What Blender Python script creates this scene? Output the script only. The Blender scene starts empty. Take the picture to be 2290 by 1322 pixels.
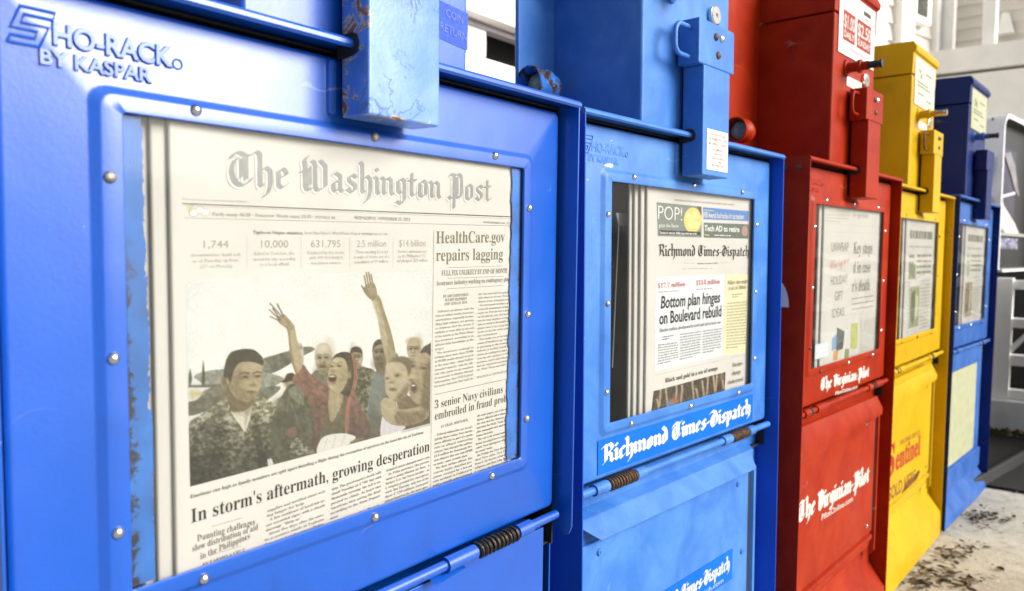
import bpy, bmesh, math, random
import numpy as np
from mathutils import Vector, Matrix, Euler
random.seed(7)
sc = bpy.context.scene
C = sc.collection

# ------------------------------------------------------------------ camera
CAM = np.array([-0.18858, -0.39994, -0.06719])
YAW, PITCH, ROLL = 0.90356, -0.06028, 0.00875
FPX, CX, CY = 1727.89, 1145.0, 661.0
_fw = np.array([math.sin(YAW)*math.cos(PITCH), math.cos(YAW)*math.cos(PITCH), math.sin(PITCH)])
_r = np.array([math.cos(YAW), -math.sin(YAW), 0.0]); _u = np.cross(_r, _fw)
_R = _r*math.cos(ROLL)+_u*math.sin(ROLL); _U = -_r*math.sin(ROLL)+_u*math.cos(ROLL)
cam = bpy.data.cameras.new('camera'); camo = bpy.data.objects.new('camera', cam); C.objects.link(camo)
m = Matrix.Identity(4)
for i in range(3):
    m[i][0] = _R[i]; m[i][1] = _U[i]; m[i][2] = -_fw[i]; m[i][3] = CAM[i]
camo.matrix_world = m
cam.sensor_width = 36; cam.lens = FPX*36/2290; cam.clip_start = 0.02; cam.clip_end = 500
cam.dof.use_dof = True; cam.dof.focus_distance = 0.68; cam.dof.aperture_fstop = 9.0
sc.camera = camo

# ------------------------------------------------------------------ light
SUN_AZ, SUN_EL = math.radians(157), math.radians(27)      # azimuth from +y towards +x
w = bpy.data.worlds.new('World'); sc.world = w; w.use_nodes = True
nt = w.node_tree; bg = nt.nodes['Background']
sky = nt.nodes.new('ShaderNodeTexSky'); sky.sky_type = 'NISHITA'; sky.sun_disc = False
sky.sun_elevation = SUN_EL; sky.sun_rotation = SUN_AZ; sky.dust_density = 4.0; sky.air_density = 1.0
hs = nt.nodes.new('ShaderNodeHueSaturation'); hs.inputs['Saturation'].default_value = 0.30
nt.links.new(sky.outputs[0], hs.inputs['Color']); nt.links.new(hs.outputs[0], bg.inputs[0])
bg.inputs[1].default_value = 0.085
sun = bpy.data.lights.new('sun', 'SUN'); suno = bpy.data.objects.new('sun', sun); C.objects.link(suno)
sun.energy = 3.15; sun.angle = math.radians(34); sun.color = (1.0, 0.97, 0.92)
sd = Vector((math.sin(SUN_AZ)*math.cos(SUN_EL), math.cos(SUN_AZ)*math.cos(SUN_EL), math.sin(SUN_EL)))
suno.rotation_euler = sd.to_track_quat('Z', 'Y').to_euler()
sc.view_settings.view_transform = 'Standard'; sc.view_settings.look = 'None'
sc.view_settings.exposure = 0.62; sc.view_settings.gamma = 1.0
sc.render.engine = 'CYCLES'; sc.cycles.max_bounces = 8; sc.cycles.transparent_max_bounces = 12

# ------------------------------------------------------------------ poses of the five boxes (surveyed)
POSE = {1: (0, 0, 0, .00695, -.00228, 0), 2: (.49675, .0111, .00246, -.00968, .00124, -.06268),
        3: (1.00101, -.0394, .00374, .00231, -.00237, -.05482), 4: (1.52374, -.04743, .00283, -.00041, -.00055, -.03695),
        5: (2.0340, -.07700, .0070, .00229, .00932, -.06297)}      # the last box is a slightly larger model
SIZE = {5: 1.04}
def pose_m(b):
    q = POSE[b]
    return Matrix.Translation(q[:3]) @ Euler(q[3:6], 'XYZ').to_matrix().to_4x4() @ Matrix.Scale(SIZE.get(b, 1.0), 4)
RM = {b: np.array(pose_m(b)) for b in POSE}
def ray(px, py):
    return _fw + (px-CX)/FPX*_R - (py-CY)/FPX*_U
def loc(b, px, py, y=0.0):
    """survey point -> local coordinates of box b on its plane y"""
    R = np.linalg.inv(RM[b][:3, :3]); o = R@(CAM-RM[b][:3, 3]); d = R@ray(px, py); t = (y-o[1])/d[1]
    return o+t*d
def locx(b, px, py, x):
    R = np.linalg.inv(RM[b][:3, :3]); o = R@(CAM-RM[b][:3, 3]); d = R@ray(px, py); t = (x-o[0])/d[0]
    return o+t*d
def wpt(px, py, axis, val):
    d = ray(px, py); t = (val-CAM[axis])/d[axis]; return CAM+t*d
def proj(X):
    d = X-CAM; z = d@_fw
    return CX+FPX*(d@_R)/z, CY-FPX*(d@_U)/z

# ------------------------------------------------------------------ materials
def s2l(c):
    c = np.array(c, float)/255.0
    return tuple(np.where(c <= .04045, c/12.92, ((c+.055)/1.055)**2.4))
class N:
    def __init__(s, name):
        s.m = bpy.data.materials.new(name); s.m.use_nodes = True; s.t = s.m.node_tree
        s.b = s.t.nodes['Principled BSDF']; s.out = s.t.nodes['Material Output']
        s.tc = s.t.nodes.new('ShaderNodeTexCoord').outputs['Object']
    def n(s, typ, **kw):
        x = s.t.nodes.new(typ)
        for k, v in kw.items():
            setattr(x, k, v)
        return x
    def l(s, a, b): s.t.links.new(a, b)
    def noise(s, scale, detail=4, rough=.55, vec=None, dist=0, stretch=None):
        x = s.n('ShaderNodeTexNoise'); x.inputs['Scale'].default_value = scale; x.inputs['Detail'].default_value = detail
        x.inputs['Roughness'].default_value = rough; x.inputs['Distortion'].default_value = dist
        v = vec or s.tc
        if stretch:
            mp = s.n('ShaderNodeMapping'); mp.inputs['Scale'].default_value = stretch; s.l(v, mp.inputs[0]); v = mp.outputs[0]
        s.l(v, x.inputs['Vector']); return x.outputs['Fac']
    def ramp(s, fac, a, b, lo=0, hi=1):
        x = s.n('ShaderNodeMapRange'); x.inputs['From Min'].default_value = a; x.inputs['From Max'].default_value = b
        x.inputs['To Min'].default_value = lo; x.inputs['To Max'].default_value = hi
        s.l(fac, x.inputs['Value']); return x.outputs[0]
    def mix(s, fac, a, b):
        x = s.n('ShaderNodeMix'); x.data_type = 'RGBA'
        for sock, v in ((x.inputs[0], fac), (x.inputs[6], a), (x.inputs[7], b)):
            if isinstance(v, (int, float)): sock.default_value = v
            elif isinstance(v, (tuple, list)): sock.default_value = (*v[:3], 1)
            else: s.l(v, sock)
        return x.outputs[2]
    def math(s, op, a, b=0.0):
        x = s.n('ShaderNodeMath'); x.operation = op
        for i, v in enumerate((a, b)):
            if isinstance(v, (int, float)): x.inputs[i].default_value = v
            else: s.l(v, x.inputs[i])
        return x.outputs[0]
    def bump(s, h, strength, dist=.001, prev=None):
        x = s.n('ShaderNodeBump'); x.inputs['Strength'].default_value = strength; x.inputs['Distance'].default_value = dist
        s.l(h, x.inputs['Height'])
        if prev: s.l(prev, x.inputs['Normal'])
        return x.outputs[0]
    def set(s, k, v):
        i = s.b.inputs[k]
        if isinstance(v, (int, float)): i.default_value = v
        elif isinstance(v, (tuple, list)): i.default_value = (*v[:3], 1)
        else: s.l(v, i)

def paint(name, col, fade=None, rough=.3, chips=None, chip_amt=0.0, peel=.25, coat=.3, dirt=.25, dents=.25, wear=None):
    a = N(name)
    c = a.mix(a.ramp(a.noise(7, 5), .35, .7), tuple(x*.9 for x in col), tuple(min(1, x*1.08) for x in col))
    if fade: c = a.mix(a.ramp(a.noise(14, 6, .65, dist=.6), .38, .66, 0, 1), c, fade)
    c = a.mix(a.math('MULTIPLY', a.ramp(a.noise(26, 7, .7), .55, .75), dirt), c, tuple(x*.45+.004 for x in col))
    st = a.ramp(a.noise(9, 8, .7, stretch=(6, 6, .5)), .56, .74)
    c = a.mix(a.math('MULTIPLY', st, dirt*.8), c, tuple(x*.55+.01 for x in col))
    sc_ = a.math('ABSOLUTE', a.math('SUBTRACT', a.noise(5.5, 2, .4, stretch=(1.4, 1, 2.6)), .5))
    sm = a.math('MULTIPLY', a.ramp(sc_, .0022, .0008), a.ramp(a.noise(13, 3), .60, .66))
    c = a.mix(a.math('MULTIPLY', sm, .35), c, tuple(min(1, x*.5+.3) for x in col))
    # tiny pale specks and nicks
    v = a.n('ShaderNodeTexVoronoi'); v.inputs['Scale'].default_value = 95; a.l(a.tc, v.inputs['Vector'])
    sp = a.math('MULTIPLY', a.math('LESS_THAN', v.outputs['Distance'], .055), a.math('GREATER_THAN', a.noise(23, 2), .66))
    c = a.mix(a.math('MULTIPLY', sp, .3), c, tuple(min(1, x*.4+.45) for x in col))
    r = a.ramp(a.noise(11, 5), .3, .75, rough*.8, rough*1.35)
    nrm = a.bump(a.noise(420, 2), peel, .0004)
    nrm = a.bump(a.noise(9, 2), dents, .004, nrm)
    if wear:      # lifted, wrinkled paint
        rg = a.math('ABSOLUTE', a.math('SUBTRACT', a.noise(34, 5, .6, dist=1.4), .5))
        rk_ = a.math('MULTIPLY', a.ramp(rg, .014, .003), a.ramp(a.noise(19, 2), .50, .56))
        c = a.mix(a.math('MULTIPLY', rk_, .30), c, tuple(x*.5 for x in col)); nrm = a.bump(rk_, .8, .0009, nrm)
    if chips:
        f = a.noise(62, 7, .68, dist=.8)
        if wear:      # rubbed and rusted along the corner edges and the foot of the column
            sx = a.n('ShaderNodeSeparateXYZ'); a.l(a.tc, sx.inputs[0]); x0, x1, z0 = wear
            e = a.math('MAXIMUM', a.math('MAXIMUM', a.ramp(sx.outputs['X'], x0+.006, x0, 0, 1), a.ramp(sx.outputs['X'], x1-.004, x1, 0, .8)), a.ramp(sx.outputs['Z'], z0+.012, z0, 0, 1.1))
            f = a.math('ADD', f, a.math('MULTIPLY', e, .13))
        k = a.ramp(f, .62-chip_amt, .635-chip_amt)
        k2 = a.ramp(f, .655-chip_amt, .67-chip_amt)
        c = a.mix(k, c, chips[0]); c = a.mix(k2, c, chips[1])
        nrm = a.bump(k, .5, -.0006, nrm); r = a.math('ADD', r, a.math('MULTIPLY', k, .4))
    a.set('Base Color', c); a.set('Roughness', r); a.l(nrm, a.b.inputs['Normal'])
    a.set('Coat Weight', .6 if coat > .5 else 0); a.set('Coat Roughness', .30); a.set('Coat IOR', 1.6); a.set('Specular IOR Level', min(coat, .5))
    return a.m

def plain(name, col, rough=.6, metal=0.0, var=.15, scale=30, bump=0, spec=.5):
    a = N(name)
    c = a.mix(a.ramp(a.noise(scale, 5), .3, .7), tuple(x*(1-var) for x in col), tuple(min(1, x*(1+var)) for x in col))
    a.set('Base Color', c); a.set('Roughness', rough); a.set('Metallic', metal); a.set('Specular IOR Level', spec)
    if bump: a.l(a.bump(a.noise(scale*4, 6), bump, .002), a.b.inputs['Normal'])
    return a.m

def glass(name, haze=.12, gl_rough=.06, smear=(.7, .72, .7), warp=.2, refl=1.0):
    a = N(name); t = a.t
    tr = a.n('ShaderNodeBsdfTransparent'); gl = a.n('ShaderNodeBsdfGlossy'); gl.inputs['Roughness'].default_value = gl_rough
    df = a.n('ShaderNodeBsdfDiffuse'); df.inputs['Color'].default_value = (*smear, 1)
    lw = a.n('ShaderNodeLayerWeight'); lw.inputs['Blend'].default_value = .5
    nrm = a.bump(a.noise(5, 1), warp, .01); nrm = a.bump(a.noise(200, 3), .04, .0005, nrm)
    for x in (gl, lw): a.l(nrm, x.inputs['Normal'])
    m1 = a.n('ShaderNodeMixShader'); a.l(a.math('ADD', a.math('MULTIPLY', a.math('POWER', lw.outputs['Facing'], 5.0), .45*refl), .014*refl), m1.inputs[0]); a.l(tr.outputs[0], m1.inputs[1]); a.l(gl.outputs[0], m1.inputs[2])
    h = a.math('ADD', a.ramp(a.noise(9, 6, .6), .35, .75, haze*.2, haze), a.ramp(a.noise(60, 6, .7, stretch=(1, 1, .25)), .62, .8, 0, haze*1.2))
    m2 = a.n('ShaderNodeMixShader'); a.l(h, m2.inputs[0]); a.l(m1.outputs[0], m2.inputs[1]); a.l(df.outputs[0], m2.inputs[2])
    a.l(m2.outputs[0], a.out.inputs['Surface']); return a.m

def film(name, col, dark, edge, flip=1, amt=0.0):
    """ragged film of old paint on the inside of a pane; 'edge' = local x where it frays out"""
    a = N(name)
    sx = a.n('ShaderNodeSeparateXYZ'); a.l(a.tc, sx.inputs[0])
    d = a.math('MULTIPLY', a.math('SUBTRACT', sx.outputs['X'], edge), 70.0*flip)
    lowz = a.ramp(sx.outputs['Z'], -.21, -.04, 1, 0)
    f = a.math('ADD', a.noise(70, 8, .8, stretch=(1, 1, .6)), d)
    f = a.math('ADD', f, a.math('MULTIPLY', a.math('SUBTRACT', lowz, .55), .22))
    k = a.math('GREATER_THAN', f, .5-amt)
    dd = a.math('MULTIPLY', a.math('SUBTRACT', sx.outputs['X'], .0055 if flip < 0 else .3335), -45.0 if flip < 0 else 45.0)
    sp = a.ramp(a.math('ADD', a.noise(85, 8, .8, dist=.5), a.math('MULTIPLY', dd, .6)), .53, .58)
    c = a.mix(a.ramp(a.noise(30, 5), .3, .7), tuple(x*.7 for x in col), tuple(min(1, x*1.5) for x in col))
    c = a.mix(a.math('MULTIPLY', sp, a.ramp(sx.outputs['Z'], -.10, -.055, 1, 0)), c, dark)
    a.set('Base Color', c); a.set('Roughness', .5)
    tr = a.n('ShaderNodeBsdfTransparent'); mx = a.n('ShaderNodeMixShader')
    a.l(k, mx.inputs[0]); a.l(tr.outputs[0], mx.inputs[1]); a.l(a.b.outputs[0], mx.inputs[2]); a.l(mx.outputs[0], a.out.inputs['Surface'])
    return a.m

def vcol(name, rough=.7):
    a = N(name); v = a.n('ShaderNodeVertexColor'); v.layer_name = 'Col'
    mu = a.n('ShaderNodeVectorMath'); mu.operation = 'SCALE'; a.l(v.outputs[0], mu.inputs[0]); a.l(a.ramp(a.noise(1500, 2), .3, .7, .88, 1.08), mu.inputs['Scale'])
    c = mu.outputs[0]
    a.set('Base Color', c); a.set('Roughness', rough); a.set('Specular IOR Level', .2); return a.m
def paperm(name, col):
    a = N(name)
    sx = a.n('ShaderNodeSeparateXYZ'); a.l(a.tc, sx.inputs[0])
    c = a.mix(a.ramp(a.noise(12, 5), .35, .7), col, tuple(x*.93 for x in col))
    c = a.mix(a.math('MULTIPLY', a.ramp(a.noise(700, 3), .4, .8), .10), c, (.45, .43, .36))
    a.set('Base Color', c); a.set('Roughness', .75); a.set('Specular IOR Level', .2)
    a.l(a.bump(a.noise(14, 3), .25, .002), a.b.inputs['Normal']); return a.m
_ink = {}
def ink(rgb, rough=.7):
    k = tuple(int(x) for x in rgb)
    if k not in _ink:
        c = tuple(v*.64 for v in s2l(rgb)); a = N('ink')
        a.set('Base Color', a.mix(a.ramp(a.noise(260, 4), .35, .75), c, tuple(min(1, x*1.25+.01) for x in c))); a.set('Roughness', rough); a.set('Specular IOR Level', .2)
        _ink[k] = a.m
    return _ink[k]

M = {}
M['b1'] = paint('deep_blue_paint', (.0006, .080, .46), rough=.36, coat=.55, dirt=.35, dents=.7)
M['b1chip'] = paint('chipped_blue_paint', (.012, .14, .62), rough=.26, coat=.9, fade=(.16, .30, .70), chips=((.55, .5, .36), (.20, .075, .02)), chip_amt=-.075, peel=.3, dents=.8, wear=(.1385, .2023, .0157))
M['b2'] = paint('faded_sheen_blue_paint', (.030, .150, .50), fade=(.065, .21, .56), rough=.45, coat=.35, chips=((.62, .62, .60), (.30, .22, .14)), chip_amt=-.10, dirt=.4, dents=.5)  # faded paint; the sheen on the fronts is also put into its pale tone
M['b2s'] = paint('shaded_side_blue_paint', (.008, .075, .50), rough=.42, coat=.3)  # deeper copy for the side sheets, their shade put into the colour
M['b3'] = paint('red_paint', (.29, .013, .0006), fade=(.34, .026, .002), rough=.45, coat=.15, chips=((.50, .30, .24), (.10, .03, .015)), chip_amt=-.085, dirt=.55, dents=.6)
M['b4'] = paint('yellow_paint', (.54, .33, .001), rough=.42, coat=.2, chips=((.38, .20, .03), (.14, .06, .015)), chip_amt=-.07, dirt=.45, dents=.6)
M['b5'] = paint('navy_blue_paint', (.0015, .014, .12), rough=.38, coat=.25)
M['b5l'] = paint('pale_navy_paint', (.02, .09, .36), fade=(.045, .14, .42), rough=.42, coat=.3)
M['dark'] = plain('recess_shade_black', (.012, .012, .013), .7)  # near-black standing in for shade inside cabinets, gaps and openings
M['black'] = plain('black_plastic', (.01, .01, .011), .35)
M['steel'] = plain('rivet_steel', (.62, .61, .58), .22, 1.0)
M['dull'] = plain('dull_rivet_steel', (.34, .32, .28), .45, .8, .5, 300, .3)
M['rust'] = plain('rusty_steel', (.10, .055, .03), .6, .5, .5, 120, .5)
M['spring'] = plain('spring_steel', (.045, .038, .032), .45, .7, .5, 160, .3)
M['chrome'] = plain('lock_metal', (.75, .73, .66), .2, 1.0)
M['white'] = plain('white_label', (.80, .80, .76), .4, var=.05)
M['card'] = plain('cream_card', (.60, .60, .46), .35, var=.08, scale=60)
M['cardg'] = plain('greenish_card', (.42, .43, .27), .4, var=.12, scale=40)
M['paper'] = paperm('newsprint', (.455, .445, .405))
M['paper2'] = paperm('newsprint_shaded', (.44, .43, .39))
M['print'] = vcol('printed_photo')
M['g1'] = glass('hazy_acrylic', .022)
M['g2'] = glass('clear_acrylic', .010)
M['g3'] = glass('old_acrylic', .02, .03, warp=1.2, refl=1.0)
M['wood'] = plain('white_painted_wood', (.90, .89, .86), .5, var=.05, scale=8, bump=.08)
M['siding'] = plain('pale_siding', (.74, .70, .63), .6, var=.06, scale=3)
M['lens'] = plain('mossy_lens', (.22, .27, .19), .3, var=.6, scale=90)
ex = globals()

# ------------------------------------------------------------------ mesh builder
class MB:
    def __init__(s): s.v = []; s.f = []; s.c = None
    def add(s, vs, fs):
        o = len(s.v); s.v += [tuple(map(float, p)) for p in vs]; s.f += [tuple(i+o for i in f) for f in fs]; return s
    def box(s, x0, x1, y0, y1, z0, z1):
        x0, x1 = sorted((x0, x1)); y0, y1 = sorted((y0, y1)); z0, z1 = sorted((z0, z1))
        return s.add([(x0,y0,z0),(x1,y0,z0),(x1,y1,z0),(x0,y1,z0),(x0,y0,z1),(x1,y0,z1),(x1,y1,z1),(x0,y1,z1)],
                     [(0,3,2,1),(4,5,6,7),(0,1,5,4),(1,2,6,5),(2,3,7,6),(3,0,4,7)])
    def tube(s, path, r, n=12, caps=True):
        path = [Vector(p) for p in path]; rings = []; k = len(path)
        t0 = (path[1]-path[0]).normalized(); up = Vector((0, 0, 1)) if abs(t0.z) < .9 else Vector((1, 0, 0))
        a = t0.cross(up).normalized()
        vs = []
        for i, p in enumerate(path):
            t = (path[min(i+1, k-1)]-path[max(i-1, 0)]).normalized()
            a = (a-t*a.dot(t)).normalized(); b = t.cross(a)
            rr = r[i] if isinstance(r, (list, tuple)) else r
            vs += [p+(a*math.cos(2*math.pi*j/n)+b*math.sin(2*math.pi*j/n))*rr for j in range(n)]
        fs = [(i*n+j, i*n+(j+1) % n, (i+1)*n+(j+1) % n, (i+1)*n+j) for i in range(k-1) for j in range(n)]
        if caps: fs += [tuple(range(n-1, -1, -1)), tuple((k-1)*n+j for j in range(n))]
        return s.add(vs, fs)
    def lathe(s, c, axis, prof, n=20):
        """prof: (distance along axis, radius)"""
        c = Vector(c); ax = Vector(axis).normalized(); u = ax.cross(Vector((0, 0, 1)) if abs(ax.z) < .9 else Vector((1, 0, 0))).normalized(); v = ax.cross(u)
        vs = [c+ax*d+(u*math.cos(2*math.pi*j/n)+v*math.sin(2*math.pi*j/n))*max(r, 1e-6) for d, r in prof for j in range(n)]
        fs = [(i*n+j, i*n+(j+1) % n, (i+1)*n+(j+1) % n, (i+1)*n+j) for i in range(len(prof)-1) for j in range(n)]
        return s.add(vs, fs)
    def loops(s, ls, cap=False):
        n = len(ls[0]); s0 = len(s.v)
        vs = [p for l in ls for p in l]
        fs = [(i*n+j, i*n+(j+1) % n, (i+1)*n+(j+1) % n, (i+1)*n+j) for i in range(len(ls)-1) for j in range(n)]
        if cap: fs.append(tuple((len(ls)-1)*n+j for j in range(n)))
        return s.add(vs, fs)
    def extrude(s, prof, x0, x1):
        """closed (y,z) profile between x0 and x1"""
        n = len(prof)
        return s.add([(x0, y, z) for y, z in prof]+[(x1, y, z) for y, z in prof],
                     [(j, (j+1) % n, n+(j+1) % n, n+j) for j in range(n)]+[tuple(range(n-1, -1, -1)), tuple(range(n, 2*n))])
    def build(s, name, mat, parent=None, bevel=0, smooth=False, seg=2, recalc=True):
        me = bpy.data.meshes.new(name); me.from_pydata(s.v, [], s.f)
        if recalc:
            bm = bmesh.new(); bm.from_mesh(me); bmesh.ops.recalc_face_normals(bm, faces=bm.faces); bm.to_mesh(me); bm.free()
        for mm in (mat if isinstance(mat, (list, tuple)) else [mat]): me.materials.append(mm)
        if s.c is not None: me.polygons.foreach_set('material_index', s.c)
        o = bpy.data.objects.new(name, me); C.objects.link(o)
        if smooth or bevel: me.polygons.foreach_set('use_smooth', [True]*len(me.polygons))
        if smooth and not bevel: me.set_sharp_from_angle(angle=math.radians(38))
        if bevel:
            bv = o.modifiers.new('bevel', 'BEVEL'); bv.width = bevel; bv.segments = seg; bv.limit_method = 'ANGLE'
            bv.angle_limit = math.radians(35); bv.harden_normals = True
        if parent is not None: o.parent = parent
        return o
def inst(o, locv, parent=None, name=None, rot=None):
    c = o.copy(); c.location = locv
    if rot: c.rotation_euler = rot
    if name: c.name = name
    c.parent = parent; C.objects.link(c); return c
def thing(name, label, cat, mat=None, group=None):
    o = bpy.data.objects.new(name, None); C.objects.link(o); o['label'] = label; o['category'] = cat
    if group: o['group'] = group
    if mat is not None: o.matrix_world = mat
    o.empty_display_size = .05
    return o
def tag(o, label, cat, group=None):
    o['label'] = label; o['category'] = cat
    if group: o['group'] = group
    return o
def structure(o, kind='structure', label=None, cat=None):
    o['kind'] = kind
    if label: o['label'] = label
    if cat: o['category'] = cat
    return o
def rrect(x0, x1, z0, z1, r, y, n=5):
    out = []
    for cx, cz, a0 in ((x1-r, z1-r, 0), (x0+r, z1-r, 90), (x0+r, z0+r, 180), (x1-r, z0+r, 270)):
        for k in range(n):
            a = math.radians(a0+90*k/(n-1)); out.append((cx+r*math.cos(a), y, cz+r*math.sin(a)))
    return out

# ------------------------------------------------------------------ lettering
BASES = {'fr': 0x1D56C, 'rb': 0x1D400, 'sc': 0x1D4D0, 'sb': 0x1D5D4, 'si': 0x1D608, 'tt': 0x1D670, 'bi': 0x1D468}
DIG = {'rb': 0x1D7CE, 'sb': 0x1D7EC, 'tt': 0x1D7F6, 'bi': 0x1D7CE}
CAPS = {'fr': .70, 'rb': .68, 'sc': .7, 'sb': .71, 'si': .71, 'tt': .6, 'bi': .68, 's': .66, 'sl': .66}
def conv(s, k):
    o = ''
    for c in s:
        if k in BASES and c.isalpha() and c.isascii(): o += chr(BASES[k]+(ord(c)-65 if c.isupper() else ord(c)-71))
        elif k in DIG and c.isdigit(): o += chr(DIG[k]+int(c))
        else: o += c
    return o
# broad-nib blackletter: pen paths, x-height 10
BL = {
 'i': (3.6, [[(.6,9.2),(1.8,8.2),(1.8,1.8),(2.9,.8)],[(1.2,13.2),(2.2,12.2)]]),
 'l': (3.6, [[(.6,15.8),(1.8,14.6),(1.8,1.8),(2.9,.8)]]),
 'n': (7.6, [[(.5,9.2),(1.7,8.2),(1.7,1.8),(2.6,1)],[(2.2,7.4),(4,9.3),(5.6,8),(5.6,1.8),(6.7,.8)]]),
 'm': (11.6, [[(.5,9.2),(1.7,8.2),(1.7,1.8),(2.6,1)],[(2.2,7.4),(4,9.3),(5.6,8),(5.6,1.8),(6.5,1)],[(6.1,7.4),(7.9,9.3),(9.5,8),(9.5,1.8),(10.6,.8)]]),
 'h': (7.4, [[(.6,15.8),(1.8,14.6),(1.8,1.8),(2.7,1)],[(2.3,7.4),(4.1,9.3),(5.8,7.9),(5.8,1.6),(4.8,-2),(3.2,-3.6)]]),
 'a': (7.2, [[(1.2,8.2),(2.8,9.5),(5,8.2),(5,1.8),(6.2,.8)],[(4.7,5.9),(2.4,5),(1.7,3.8),(1.7,1.9),(2.8,.8),(4.7,2.4)]]),
 's': (6.6, [[(5.4,8),(3.8,9.4),(2,8.2),(2,6.6),(4.9,4.2),(4.9,1.9),(3.4,.7),(1.1,2.2)]]),
 'e': (6.3, [[(4.9,6.6),(4.9,8.1),(3.4,9.4),(1.7,8.1),(1.7,1.9),(3.1,.7),(5.3,2.5)],[(4.9,6.6),(2,4.9)]]),
 'c': (6.0, [[(5.1,8),(3.5,9.4),(1.7,8.1),(1.7,1.9),(3.1,.7),(5.1,2.4)]]),
 'o': (7.0, [[(3.6,9.4),(1.7,8.1),(1.7,1.9),(3.3,.7),(5.2,2),(5.2,8.1),(3.6,9.4)]]),
 'g': (7.0, [[(3.6,9.4),(1.7,8.1),(1.7,3),(3.2,1.9),(5,3)],[(3.6,9.4),(5.2,8.2),(5.2,-1.2),(3.6,-3.6),(1,-2.6)],[(5.2,8.4),(6.4,9.3)]]),
 't': (5.2, [[(2.2,12.6),(2.2,1.9),(3.2,.8),(4.8,2.2)],[(.5,8.9),(4.6,9.2)]]),
 'p': (7.2, [[(.6,9.4),(1.8,8.2),(1.8,-4.6)],[(2,7.6),(3.9,9.4),(5.6,8),(5.6,2),(3.8,.7),(2,2)],[(.4,.8),(1.9,1.6)]]),
 'r': (5.4, [[(.6,9.2),(1.8,8.2),(1.8,1.8),(2.9,.8)],[(2.2,7.4),(3.8,9.2),(5,8.2)]]),
 'd': (6.9, [[(3.5,9.3),(1.7,8),(1.7,1.9),(3.2,.7),(5.1,2),(5.1,9),(3.6,12.4),(1.4,14.6)],[(3.5,9.3),(5,8.2)]]),
 '-': (4.2, [[(.6,5.2),(3.4,5.6)]]),
 'T': (10.2, [[(8.6,3.8),(7,1.6),(4.8,.7),(2.6,2),(1.4,5),(1.4,8.4),(2.6,11.2),(4.6,12.8)],[(1,11.8),(2.4,14),(4.4,14.6),(6.4,13.6),(8.2,13.5),(9.6,14.8)],[(5,12.2),(5,4.6),(4,3.6)],[(6.6,12.4),(6.6,3.4)]]),
 'W': (13.4, [[(3.6,15.8),(2.2,13.8),(2.6,11.6),(2.6,2.4),(4.4,.8),(7,2.4)],[(5.4,14),(7,12.4),(7,2.4),(8.8,.8),(11.6,2.8)],[(9.2,14.6),(11.6,12.2),(11.6,2.8)],[(.6,8.6),(2.6,9.2)],[(4.6,3),(4.6,11)]]),
 'P': (10.2, [[(3.8,14.4),(3.8,-4.4)],[(.6,13),(2,14.5),(3.8,13.4)],[(3.9,13),(6.2,14.6),(8.4,12.8),(8.4,3.4),(6.4,1.4),(4,3)],[(.4,1.8),(1.8,.6),(3.8,2)],[(5.6,13),(5.6,3)]]),
 'R': (9.8, [[(2.8,14.2),(2.8,2),(1,.6)],[(.2,13.2),(1.6,14.6),(2.8,13.6),(5.4,14.8),(7.6,13),(7.6,9.8),(4.4,8.2)],[(4.4,8),(7.2,5.8),(7.2,2.2),(8.8,.7)]]),
 'D': (10.2, [[(4.6,12.4),(2.4,9.6),(1.7,5.4),(2.6,2),(5,.7),(7.8,2.4),(8.6,6.6),(7.6,11.4),(5,14.4),(2,14.8),(.4,13.2)],[(4.8,12),(4.8,3)]]),
 'V': (9.0, [[(.4,14.2),(1.9,13.2),(2.6,11.4),(2.6,2.4),(4.6,.8),(7.2,2.8),(7.4,11),(5.8,13.8),(4,14.8)],[(4.8,12.6),(4.8,3)]]),
 ' ': (4.0, []),
}
def hull(pts):
    pts = sorted(set((round(x, 5), round(y, 5)) for x, y in pts))
    def half(ps):
        h = []
        for p in ps:
            while len(h) > 1 and (h[-1][0]-h[-2][0])*(p[1]-h[-2][1])-(h[-1][1]-h[-2][1])*(p[0]-h[-2][0]) <= 0: h.pop()
            h.append(p)
        return h
    a = half(pts); b = half(pts[::-1]); return a[:-1]+b[:-1]
def bl_polys(s, nib=2.5, thin=.35, ang=38):
    """-> list of convex polygons, total advance"""
    ca, sa = math.cos(math.radians(ang)), math.sin(math.radians(ang)); x = 0; out = []
    def rect(p):
        return [(p[0]+ca*a-sa*b, p[1]+sa*a+ca*b) for a in (-nib/2, nib/2) for b in (-thin/2, thin/2)]
    for ch in s:
        adv, st = BL.get(ch, BL['o'])
        for p in st:
            q = [(a+x, b) for a, b in p]
            if len(q) > 4 and ch in 'TDVPRW':
                r = []
                for i in range(len(q)-1):
                    p0 = q[max(i-1, 0)]; p1 = q[i]; p2 = q[i+1]; p3 = q[min(i+2, len(q)-1)]
                    for t in (0, .5):
                        r.append(tuple(.5*((2*p1[k])+(-p0[k]+p2[k])*t+(2*p0[k]-5*p1[k]+4*p2[k]-p3[k])*t*t+(-p0[k]+3*p1[k]-3*p2[k]+p3[k])*t**3) for k in (0, 1)))
                q = r+[q[-1]]
            for a, b in zip(q, q[1:]): out.append(hull(rect(a)+rect(b)))
        x += adv
    return out, x

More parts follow.
